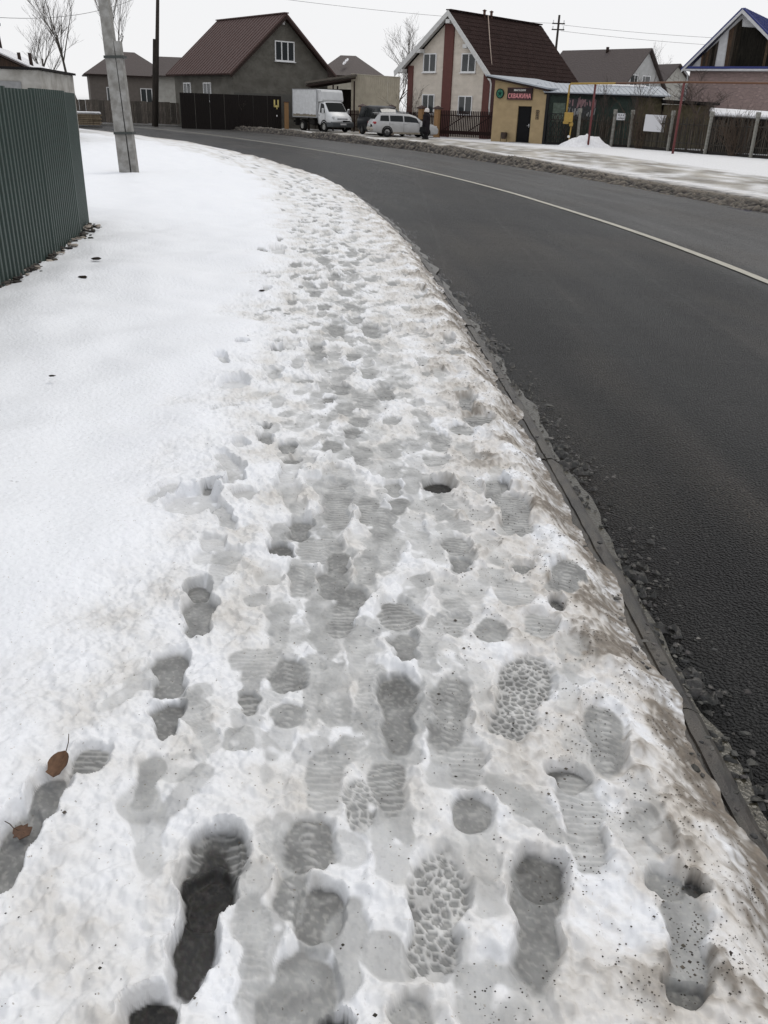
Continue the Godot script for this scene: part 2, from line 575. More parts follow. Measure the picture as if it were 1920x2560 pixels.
# ------------------------------------------------------------------ ground, road, snow
func build_ground() -> void:
	var n := 41
	var v := PackedVector3Array()
	var c := PackedColorArray()
	for i in n:
		for j in n:
			var a := pow(absf(i - 20) / 20.0, 2.0) * signf(i - 20) * 420.0
			var b := pow(absf(j - 20) / 20.0, 2.0) * signf(j - 20) * 420.0
			v.append(Vector3(b, -0.07, a - 40.0))
			c.append(Color(0.72, 0.73, 0.75))
	structure(put(sheet(v, c, n, n), "ground", tinted("ground snow", 0.9, "mottle", 6.0)))

func build_road() -> void:
	var rows := 420
	var n := 60
	var k := even_line(smooth_line(KERB), rows)
	var f := even_line(smooth_line(FAR), rows)
	var tone := noise(21, 0.35, 4)
	var fine := noise(22, 1.8, 3)
	var streak := noise(23, 1.0, 3)
	var v := PackedVector3Array()
	var c := PackedColorArray()
	for i in rows:
		var b := f[i]
		var a := k[i]
		var across := (b - a).normalized()
		a -= across * 0.25
		for j in n:
			var t := float(j) / (n - 1)
			var p := a.lerp(b + across * 1.2, t)
			var crown := 0.05 * (1.0 - pow(2.0 * t - 1.0, 2.0))
			v.append(Vector3(p.x, -0.05 + crown + 0.002 * tone.get_noise_2d(p.x * 2.0, p.y * 2.0), p.y))
			# worn wheel tracks are paler, sandy slush residue is browner
			var s := streak.get_noise_2d(t * 16.0, i * 0.035)
			# the lane beyond the line is drier and paler, salt-bleached in streaks
			var dry := smoothstep(0.40, 0.50, t + 0.03 * tone.get_noise_2d(p.x, p.y))
			var g := 0.060 + 0.34 * dry + (0.07 + 0.16 * dry) * s + 0.05 * tone.get_noise_2d(p.x, p.y) + 0.02 * fine.get_noise_2d(p.x, p.y)
			g = maxf(g, 0.025)
			var sand := clampf(tone.get_noise_2d(p.x * 0.8 + 40.0, p.y * 0.5) * 1.4 + streak.get_noise_2d(t * 22.0 + 9.0, i * 0.05) * 0.8 + 0.1, 0.0, 1.0)
			var col := Color(g * 0.985, g, g * 1.0).lerp(Color(0.36, 0.30, 0.235), sand * 0.38)
			c.append(col)
	var m := tinted("wet asphalt", 0.42, "asphalt", 1.15, "asphalt_bump", 1.4)
	m.metallic_specular = 0.27
	structure(put(sheet(v, c, rows, n), "road", m))
	# painted line, worn at its edges
	var line := even_line(smooth_line(CENTRE), 900)
	var lv := PackedVector3Array()
	var lc := PackedColorArray()
	var wear := noise(24, 3.0, 3)
	var ragged := noise(25, 14.0, 2)
	for i in line.size():
		var d := (line[mini(i + 1, line.size() - 1)] - line[maxi(i - 1, 0)]).normalized()
		var side := Vector2(-d.y, d.x)
		for j in 9:
			var o := (j / 8.0 - 0.5) * 0.125
			if j == 0 or j == 8:
				o += 0.008 * ragged.get_noise_2d(i * 0.3, j * 3.0)
			var p := line[i] + side * o
			lv.append(Vector3(p.x, 0.0085, p.y))
			var w := clampf(0.05 + 0.5 * wear.get_noise_2d(p.x * 3.0, p.y), 0.0, 0.6)
			lc.append(Color(0.62, 0.59, 0.49).lerp(Color(0.12, 0.115, 0.1), w))
	structure(put(sheet(lv, lc, line.size(), 9), "road_marking", tinted("road paint", 0.6, "fine", 0.4)))
	# a shallow bluish puddle by the far edge
	var st := S()
	var pud := noise(26, 0.9, 2)
	var cen := Vector3(6.9, -0.026, -18.8)
	for i in 28:
		var a0 := TAU * i / 28.0
		var a1 := TAU * (i + 1) / 28.0
		var r0 := 1.0 + 0.4 * pud.get_noise_2d(cos(a0) * 2.0, sin(a0) * 2.0)
		var r1 := 1.0 + 0.4 * pud.get_noise_2d(cos(a1) * 2.0, sin(a1) * 2.0)
		tri(st, cen, cen + Vector3(cos(a0) * 0.55 * r0, 0, sin(a0) * 0.5 * r0), cen + Vector3(cos(a1) * 0.55 * r1, 0, sin(a1) * 0.5 * r1))
	structure(part(st, "puddle", mat("puddle water", Color(0.03, 0.035, 0.08), 0.08)))

# offset points of the kerb line: side > 0 is towards the road
func build_kerb() -> void:
	var line := even_line(smooth_line(KERB), 3000)
	var holder := Node3D.new()
	holder.name = "kerb"
	add_child(holder)
	structure(holder)
	var silt := noise(31, 4.0, 3)
	var m := tinted("wet concrete kerb", 0.42, "fine", 0.3, "grain", 0.5)
	var i := 0
	var made := 0
	while i < line.size() - 2 and made < 78:
		# one stone of about a metre
		var j := i
		var run := 0.0
		while j < line.size() - 2 and run < 1.0:
			run += line[j].distance_to(line[j + 1])
			j += 1
		var st := S()
		var tone := rng.randf_range(0.85, 1.1)
		var lift := rng.randf_range(-0.005, 0.004)
		var cuts := []
		var count := 21
		for q in count:
			var at := lerpf(i, j, lerpf(0.0025, 0.9975, q / float(count - 1)))
			var a := line[int(at)]
			var b := line[mini(int(at) + 1, line.size() - 1)]
			var p := a.lerp(b, at - int(at))
			var d := (b - a).normalized()
			var s := Vector2(-d.y, d.x)
			cuts.append([p, s])
		# cross-section: offset towards the road, height; the road side of the edge is rounded and worn
		var sec := [Vector2(-0.06, -0.12), Vector2(-0.06, 0.006), Vector2(0.014, 0.010), Vector2(0.018, 0.003), Vector2(0.022, 0.003), Vector2(0.026, 0.010), Vector2(0.05, 0.009), Vector2(0.072, 0.002), Vector2(0.092, -0.014), Vector2(0.106, -0.05), Vector2(0.106, -0.12)]
		for q in count - 1:
			for e in sec.size() - 1:
				var w := []
				for cut in [[q, e], [q, e + 1], [q + 1, e + 1], [q + 1, e]]:
					var base: Vector2 = cuts[cut[0]][0]
					var s: Vector2 = cuts[cut[0]][1]
					var o: Vector2 = sec[cut[1]]
					var p := base + s * o.x
					w.append(Vector3(p.x, o.y + lift + 0.005 * silt.get_noise_2d(p.x * 2.0, p.y * 2.0) + 0.006 * silt.get_noise_2d(p.x * 7.0, p.y * 7.0), p.y))
				var shades := []
				for q3 in w:
					var sil := silt.get_noise_2d(q3.x, q3.z) + 0.7 * silt.get_noise_2d(q3.x * 6.0, q3.z * 6.0)
					shades.append((Color(0.075, 0.065, 0.05) * tone).lerp(Color(0.02, 0.017, 0.014), clampf(sil * 1.7 + 0.25, 0.0, 0.92)))
				for q4 in [0, 1, 2, 0, 2, 3]:
					st.set_color(shades[q4])
					st.add_vertex(w[q4])
		part(st, "kerb_stone", m, holder)
		i = j
		made += 1

func edge_x(line: PackedVector2Array, z: float) -> Vector2:
	# x of the kerb line at depth z and its slope
	var lo := 0
	var hi := line.size() - 1
	while hi - lo > 1:
		var mid := (lo + hi) / 2
		if line[mid].y > z:
			lo = mid
		else:
			hi = mid
	var t := clampf((z - line[lo].y) / (line[hi].y - line[lo].y), 0.0, 1.0)
	return Vector2(lerpf(line[lo].x, line[hi].x, t), (line[hi].x - line[lo].x) / (line[hi].y - line[lo].y))

func find_up(a: PackedFloat32Array, from: int, to: int, value: float) -> int:
	# first index in an ascending stretch whose value is not below the given one
	while from < to:
		var mid := (from + to) / 2
		if a[mid] < value:
			from = mid + 1
		else:
			to = mid
	return from

func build_footpath_snow() -> void:
	var kerb := smooth_line(KERB, 24)
	var zs := PackedFloat32Array()        # depth of each row, as a positive distance
	var d := -2.0
	while d < 66.0:
		zs.append(d)
		if d < 0.35:
			d += 0.045
		elif d < 0.75:
			d += 0.012
		else:
			d += maxf(0.0055, d * d / 1500.0)
	var rows := zs.size()
	var n := 840
	var verts := PackedVector3Array()
	var cols := PackedColorArray()
	var xs := PackedFloat32Array()
	verts.resize(rows * n)
	cols.resize(rows * n)
	xs.resize(rows * n)
	var n_lump := noise(51, 5.0, 4)
	var n_fine := noise(52, 24.0, 3)
	var n_big := noise(53, 0.55, 3)
	var n_spot := noise(54, 55.0, 1)
	var n_dirt := noise(55, 3.0, 4)
	var n_puff := noise(56, 9.0, 2)
	var n_lobe := noise(57, 13.0, 3)
	var clean := Color(0.84, 0.855, 0.885)
	var trodden := Color(0.715, 0.71, 0.695)
	var beige := Color(0.50, 0.45, 0.385)
	var mud := Color(0.095, 0.081, 0.066)
	for i in rows:
		var z := -zs[i]
		var e := edge_x(kerb, z)
		var cosf := 1.0 / sqrt(1.0 + e.y * e.y)
		var xk := e.x + 0.012 + 0.022 * n_lump.get_noise_2d(0.0, z) + 0.06 * n_big.get_noise_2d(4.0, z * 2.2)
		var left := -4.0
		if z < -5.0:
			left = lerpf(-4.0, -5.2, clampf((-z - 5.0) / 7.0, 0.0, 1.0))
		if z < -11.5:
			left = lerpf(-5.2, -17.0, clampf((-z - 11.5) / 2.0, 0.0, 1.0))
		if z < -20.0:
			left = lerpf(-17.0, -44.0, clampf((-z - 20.0) / 40.0, 0.0, 1.0))
		var width := xk - left
		var dense := minf(width * 0.8, 2.3 + 0.09 * absf(z))
		for j in n:
			var u := float(j) / (n - 1)
			var x := 0.0
			if u < 0.3:
				x = lerpf(left, xk - dense, u / 0.3)
			else:
				x = lerpf(xk - dense, xk, (u - 0.3) / 0.7)
			var k := i * n + j
			xs[k] = x
			var t := (xk - x) * cosf
			var lump := n_lump.get_noise_2d(x, z)
			var fine := n_fine.get_noise_2d(x, z)
			var dirt := n_dirt.get_noise_2d(x, z)
			var big := n_big.get_noise_2d(x, z)
			# how much this spot has been walked on: the edge of the trodden strip wavers
			var walked := 1.0 - smoothstep(1.42, 1.95, t + 0.35 * big + 0.10 * lump - 0.006 * absf(z))
			var rise := smoothstep(-0.01, 0.24 + 0.10 * lump, t + 0.035 * lump)
			var h := 0.014 + rise * (0.121 + 0.035 * big)
			h += (1.0 - walked) * (0.028 + 0.035 * big) + (1.0 - walked) * smoothstep(2.0, 3.6, t) * 0.03
			h += walked * rise * (0.014 * lump + (0.004 + 0.008 * smoothstep(-0.15, 0.35, dirt + 0.5 * big)) * fine)
			if z > -14.0:
				# rounded puffs of half-melted snow with creases between them
				var puff := absf(n_puff.get_noise_2d(x, z))
				h += (0.1 + 0.9 * walked) * rise * (0.010 * minf(puff * 2.2, 1.0) + 0.006 * n_lobe.get_noise_2d(x, z) + 0.0022 * n_spot.get_noise_2d(x, z))
			h += (1.0 - walked) * 0.0015 * fine
			# ploughed-up ridge at the road side
			h += 0.030 * smoothstep(0.0, 0.16, t) * (1.0 - smoothstep(0.2, 0.55, t)) * (0.6 + lump)
			# colour: fresh at the left, trodden and sandy in the middle, splashed with mud by the kerb
			var splashed := 1.0 - smoothstep(0.1, 0.95, t + 0.5 * dirt)
			var col := clean.lerp(trodden, walked * clampf(0.62 + 0.8 * dirt, 0.0, 1.0))
			col = col.lerp(beige, walked * clampf((dirt * 1.1 + 0.02 + 0.3 * fine) * (0.45 + 0.55 * splashed) + 0.5 * splashed, 0.0, 0.75))
			var splash := 1.0 - smoothstep(0.03, 0.75, t)
			var smear := dirt + 0.45 * lump + 0.5 * fine
			col = col.lerp(mud * 1.8, smoothstep(0.36 - 0.42 * splash, 0.9 - 0.38 * splash, smear) * (0.12 + 0.85 * splash) * walked)
			# the splashed brown rim along the kerb
			var brim := 1.0 - smoothstep(0.03, 0.22 + 0.2 * lump + 0.10 * fine, t)
			col = col.lerp(mud * (1.5 + 1.5 * fine), brim * clampf(0.72 + 0.8 * fine + 0.5 * dirt, 0.0, 0.95))
			verts[k] = Vector3(x, h, z)
			cols[k] = col
	print("snow grid ", rows, " x ", n)
	# footprints: faint old ones scattered along the strip, then the ones that can be made out singly
	var r := RandomNumberGenerator.new()
	r.seed = 77
	var all := []
	for i in 1150:
		var z := -exp(r.randf_range(log(1.0), log(34.0)))
		if r.randf() > clampf((-z - 0.6) / 3.2, 0.12, 1.0):
			continue
		var e := edge_x(kerb, z)
		var t := clampf(r.randfn(0.98, 0.30), 0.25, 1.75 + 0.01 * absf(z))
		var far := clampf((-z - 5.0) / 6.0, 0.0, 1.0)
		var slope := atan(e.y)
		var half := r.randf_range(0.042, 0.056)
		all.append([e.x - t * sqrt(1.0 + e.y * e.y), z, half, half * (r.randf_range(2.3, 2.8) if r.randf() < 0.6 else r.randf_range(1.0, 1.4)), -slope + r.randfn(0.0, 0.3), r.randf_range(0.08, 0.27) + far * r.randf_range(0.04, 0.30), [0, 0, 2, 3][r.randi_range(0, 3)], r.randf_range(0.006, 0.014) + far * 0.010])
	all.append_array(PRINTS)
	var n_edge := noise(61, 17.0, 2)
	var n_warp := noise(63, 9.0, 2)
	var n_tread := noise(62, 46.0, 1, FastNoiseLite.TYPE_CELLULAR)
	n_tread.cellular_return_type = FastNoiseLite.RETURN_DISTANCE2_SUB
	for p in all:
		var px: float = p[0]
		var pz: float = p[1]
		var hw: float = p[2]
		var hl: float = p[3] * 1.1
		var ca := cos(p[4])
		var sa := sin(p[4])
		var dark: float = p[5]
		var kind: int = p[6]
		var depth: float = p[7]
		var lop := r.randf_range(-1.0, 1.0)
		var crisp := r.randf_range(0.86, 0.97)
		var gap := r.randf_range(-0.5, 0.2)
		var reach := maxf(hw, hl) * 1.35
		var i0 := find_up(zs, 0, rows, -pz - reach)
		var i1 := find_up(zs, 0, rows, -pz + reach)
		if i0 >= rows or i1 <= i0:
			continue
		# the sole's level: the mean of the snow around, less the depth
		var ic := clampi(find_up(zs, 0, rows, -pz), 0, rows - 1)
		var jc := clampi(find_up(xs, ic * n, ic * n + n, px) - ic * n, 0, n - 1)
		var level := lerpf(verts[ic * n + jc].y, 0.142, 0.6) - depth * 0.85
		level = maxf(level, 0.012)
		var wet := Color(0.50, 0.505, 0.50).lerp(Color(0.16, 0.161, 0.156), clampf(dark * 1.7, 0.0, 1.0))
		wet = wet.lerp(Color(0.022, 0.021, 0.02), smoothstep(0.55, 0.97, dark))
		for i in range(i0, i1):
			var base := i * n
			var j0 := find_up(xs, base, base + n, px - reach)
			var j1 := find_up(xs, base, base + n, px + reach)
			for k in range(j0, j1):
				var dx := xs[k] - px
				var dz := -zs[i] - pz
				# along the sole (towards the toe) and across it
				var al := (dx * sa - dz * ca) / hl
				var ac := (dx * ca + dz * sa) / hw
				var wx := n_warp.get_noise_2d(xs[k], zs[i])
				var wz := n_warp.get_noise_2d(xs[k] + 31.0, zs[i])
				al += 0.013 * wz / hl
				ac += 0.013 * wx / hw
				ac *= 1.0 + 0.12 * al * lop
				if hl > hw * 1.5:
					# a whole shoe: broad ball, drawn-in waist, narrower heel
					ac /= 0.80 + 0.20 * smoothstep(-0.1, 0.45, al) + 0.07 * (1.0 - smoothstep(-0.95, -0.45, al)) - 0.17 * exp(-pow((al + 0.18) / 0.2, 2.0))
				var q := pow(pow(absf(al), 2.3) + pow(absf(ac), 2.3), 1.0 / 2.3)
				if q > 1.35:
					continue
				var rough := 0.075 * n_edge.get_noise_2d(xs[k], zs[i])
				q += rough
				var inside := 1.0 - smoothstep(0.86, 1.10, q)
				var wetness := (1.0 - smoothstep(crisp - 0.1, crisp + 0.06, q)) * smoothstep(gap - 2.2 * dark - 0.25, gap - 2.2 * dark + 0.1, wx + 0.5 * rough)
				var v := verts[k]
				var tread := 0.0
				if kind == 1:
					tread = smoothstep(-0.70, -0.86, n_tread.get_noise_2d(xs[k], zs[i]))
				elif kind == 2:
					tread = smoothstep(0.35, 0.8, sin(al * hl * 300.0 + 2.0 * n_edge.get_noise_2d(xs[k] * 0.5, zs[i] * 0.5)))
				elif kind == 3:
					tread = smoothstep(0.62, 0.9, absf(sin(al * hl * 130.0 + ac * 2.0)) * absf(cos(ac * 3.0))) + 0.4 * smoothstep(0.3, 0.5, n_edge.get_noise_2d(xs[k] * 2.0, zs[i] * 2.0))
				else:
					tread = 0.35 * smoothstep(0.28, 0.6, n_edge.get_noise_2d(xs[k] * 0.8 + 7.0, zs[i] * 0.8))
				tread = clampf(tread, 0.0, 1.0)
				if inside > 0.0:
					v.y = lerpf(v.y, minf(level + (0.0045 if kind == 1 else 0.0022) * tread, v.y), inside)
				elif q < 1.30:
					v.y += 0.10 * depth * smoothstep(1.30, 1.12, q)
				verts[k] = v
				if wetness > 0.0:
					var speck := n_spot.get_noise_2d(xs[k], zs[i] + 3.0)
					var w := wet.lerp(trodden, (0.6 if kind == 1 else 0.3) * tread * (1.0 - smoothstep(0.6, 0.95, dark)))
					w = w.lerp(Color(0.5, 0.49, 0.46), 0.25 * smoothstep(0.2, 0.6, speck) * (1.0 - 0.85 * smoothstep(0.5, 0.9, dark)))
					w *= 1.0 + 0.35 * wz
					cols[k] = cols[k].lerp(w, wetness * (0.55 + 0.45 * smoothstep(0.1, 0.4, dark)))
	print("prints done")
	# grit: soil crumbs flung from the road, thick at the kerb and thinning inwards
	var grit := S()
	var made := 0
	while made < 24000:
		var z := -exp(r.randf_range(log(0.85), log(9.0)))
		var e := edge_x(kerb, z)
		var t := absf(r.randfn(0.0, 0.34)) if r.randf() < 0.85 else r.randf_range(0.0, 1.7)
		var x := e.x - t
		made += 1
		if r.randf() > 0.22 + 1.5 * n_dirt.get_noise_2d(x * 1.7, z * 1.7) + 0.9 * exp(-t * 9.0):
			continue
		var i := clampi(find_up(zs, 0, rows, -z), 0, rows - 1)
		var j := clampi(find_up(xs, i * n, i * n + n, x), i * n, i * n + n - 1)
		var s := r.randf_range(0.0006, 0.0016) * (1.9 if r.randf() < 0.05 else 1.0) * (0.9 + 0.22 * absf(z))
		var g := r.randf_range(0.015, 0.12)
		grit.set_color(Color(g, g * 0.85, g * 0.68))
		var c := Vector3(x, verts[j].y + s * 0.2, z)
		var a := Vector3(s * r.randf_range(0.8, 1.8), 0, s * r.randf_range(-0.5, 0.5))
		var b := Vector3(-a.z, 0, a.x) * r.randf_range(0.6, 1.1)
		var up := Vector3(0, s * 0.6, 0)
		for q in [[a, b], [b, -a], [-a, -b], [-b, a]]:
			tri(grit, c + up, c + q[0], c + q[1])
	var gm := part(grit, "grit", tinted("grit", 0.9))
	gm.set_meta("kind", "stuff")
	tag(gm, "dark grit flung from the road over the snow beside the kerb", "grit")
	var m := tinted("snow", 0.5, "snow_tone", 1.3, "grain", 0.22)
	m.metallic_specular = 0.35
	structure(put(sheet(verts, cols, rows, n), "snowy_footpath", m))

func build_far_verge() -> void:
	var line := even_line(smooth_line(FAR, 16), 2400)
	var offs := PackedFloat32Array()
	var o := -0.5
	while o < 90.0:
		offs.append(o)
		o += 0.045 if o < 1.6 else (0.16 if o < 9.0 else 1.5 + (o - 9.0) * 0.15)
	var n := offs.size()
	var rows := line.size()
	var v := PackedVector3Array()
	var c := PackedColorArray()
	var lump := noise(71, 2.6, 4)
	var clod := noise(72, 7.0, 4)
	var big := noise(73, 0.28, 3)
	var track := noise(74, 0.6, 3)
	for i in rows:
		var d := (line[mini(i + 8, rows - 1)] - line[maxi(i - 8, 0)]).normalized()
		var side := Vector2(-d.y, d.x)
		for j in n:
			var q := offs[j]
			var p := line[i] + side * q
			# rows that would cross inside the bend are held apart by fading the turn with distance
			if q > 20.0:
				p = line[i] + side * 20.0 + Vector2(0.8, -0.6) * (q - 20.0)
			var lm := lump.get_noise_2d(p.x, p.y)
			var cl := clod.get_noise_2d(p.x, p.y)
			var bg := big.get_noise_2d(p.x, p.y)
			var near := clampf((-p.y - 17.0) / 24.0, 0.4, 1.0)
			var ridge := smoothstep(-0.12, 0.6 + 0.4 * bg, q + 0.22 * lm) * (1.0 - 0.55 * smoothstep(0.8, 3.2, q))
			var h := -0.055 + ridge * (0.28 + 0.16 * bg) * near
			h = lerpf(h, FAR_LEVEL + 0.03 * bg, smoothstep(1.5, 4.5, q))
			var rough := 1.0 - smoothstep(0.7, 1.7, q + 0.4 * lm)
			h += (0.10 * lm + 0.07 * cl) * rough * smoothstep(-0.2, 0.3, q) + 0.012 * lm + 0.006 * cl
			var dirt := Color(0.012, 0.011, 0.010).lerp(Color(0.21, 0.18, 0.145), clampf(0.18 * smoothstep(-60.0, -25.0, p.y) - 0.12 + 1.3 * cl + 0.9 * lm + 0.22 * q, 0.0, 1.0))
			var snow := Color(0.80, 0.80, 0.81).lerp(Color(0.52, 0.47, 0.40), clampf(0.25 + 0.9 * lm - 0.15 * (q - 1.0), 0.0, 0.6))
			var slush := Color(0.20, 0.185, 0.16).lerp(Color(0.46, 0.43, 0.38), clampf(0.5 + 1.0 * track.get_noise_2d(p.x * 0.7, p.y * 0.35) + 0.4 * lm, 0.0, 1.0))
			var col := dirt.lerp(snow, smoothstep(1.2, 2.3, q + 0.9 * lm + 0.5 * cl + 0.7 * bg))
			var right := smoothstep(8.0, 14.0, p.x)
			var lane := smoothstep(2.3, 3.0, q + 0.8 * bg + 0.3 * lm) * (1.0 - smoothstep(lerpf(7.5, 4.4, right), lerpf(9.0, 5.6, right), q + 1.2 * bg + 0.4 * lm))
			col = col.lerp(slush, lane * clampf(lerpf(0.9, 0.45, right) + 1.2 * track.get_noise_2d(p.x * 1.5 + 7.0, p.y * 0.6), 0.0, 1.0))
			v.append(Vector3(p.x, h, p.y))
			c.append(col)
	structure(put(sheet(v, c, rows, n), "verge", tinted("verge snow", 0.8, "mottle", 0.5, "bump", 0.8)))
	# a heap of cleared snow at the red post
	var st := S(true)
	var hn := noise(75, 1.6, 3)
	var rings := 9
	var seg := 26
	var pts := []
	for a in rings + 1:
		var row := []
		for b in seg:
			var ang := TAU * b / seg
			var rad := float(a) / rings
			var w := Vector3(cos(ang) * 1.75 * rad, 0, sin(ang) * 0.9 * rad)
			w.y = 0.62 * pow(cos(rad * PI / 2.0), 1.2) * (1.0 + 0.5 * hn.get_noise_2d(w.x, w.z)) - 0.05
			row.append(w)
		pts.append(row)
	for a in rings:
		for b in seg:
			quad(st, pts[a][b], pts[a][(b + 1) % seg], pts[a + 1][(b + 1) % seg], pts[a + 1][b])
	var heap := part(st, "snow_heap", mat("heap snow", Color(0.80, 0.80, 0.82), 0.85, "mottle", 1.0, "bump", 0.6))
	heap.position = Vector3(10.75, FAR_LEVEL, -52.4)
	heap.rotation.y = 0.12
	tag(heap, "mound of cleared white snow at the foot of the red gas pipe post", "snow heap")

# ------------------------------------------------------------------ houses and yards
# a window whose frame stands proud of the wall at local z, with panes split by mullions
func window(parent: Node, at: Vector3, w: float, h: float, splits: Array, frame := "white frame", depth := 0.09) -> MeshInstance3D:
	var m: StandardMaterial3D = mat(frame, Color(0.72, 0.72, 0.72), 0.45)
	var st := S()
	var b := 0.07
	box(st, at + Vector3(0, h / 2 - b / 2, 0), Vector3(w, b, depth))
	box(st, at + Vector3(0, -h / 2 + b / 2, 0), Vector3(w, b, depth))
	box(st, at + Vector3(-w / 2 + b / 2, 0, 0), Vector3(b, h - 2 * b, depth - 0.004))
	box(st, at + Vector3(w / 2 - b / 2, 0, 0), Vector3(b, h - 2 * b, depth - 0.004))
	for s in splits:
		box(st, at + Vector3(lerpf(-w / 2, w / 2, s), 0, 0), Vector3(0.075, h - 2 * b, depth - 0.008))
	var f := part(st, "window", m, parent)
	var xs := [-w / 2 + b]
	for s in splits:
		xs.append(lerpf(-w / 2, w / 2, s))
	xs.append(w / 2 - b)
	for i in xs.size() - 1:
		var g := S()
		box(g, at + Vector3((xs[i] + xs[i + 1]) / 2, 0, 0.0), Vector3(xs[i + 1] - xs[i] - 0.06, h - 2 * b + 0.01, 0.03))
		part(g, "pane", mat("window glass", Color(0.035, 0.04, 0.042), 0.06), f)
	var sl := S()
	box(sl, at + Vector3(0, -h / 2 - 0.03, 0.05), Vector3(w + 0.12, 0.05, depth + 0.08))
	part(sl, "sill", m, f)
	return f

# one sloping roof slab between ridge and eave in local x-y, drawn along z
func roof_slab(parent: Node, called: String, ridge: Vector2, eave: Vector2, z0: float, z1: float, thick: float, m: Material) -> MeshInstance3D:
	var d := (eave - ridge).normalized()
	var nrm := Vector2(-d.y, d.x)
	if nrm.y < 0:
		nrm = -nrm
	var st := S()
	prism(st, [ridge, eave, eave + nrm * thick, ridge + nrm * thick], z0, z1)
	return part(st, called, m, parent)

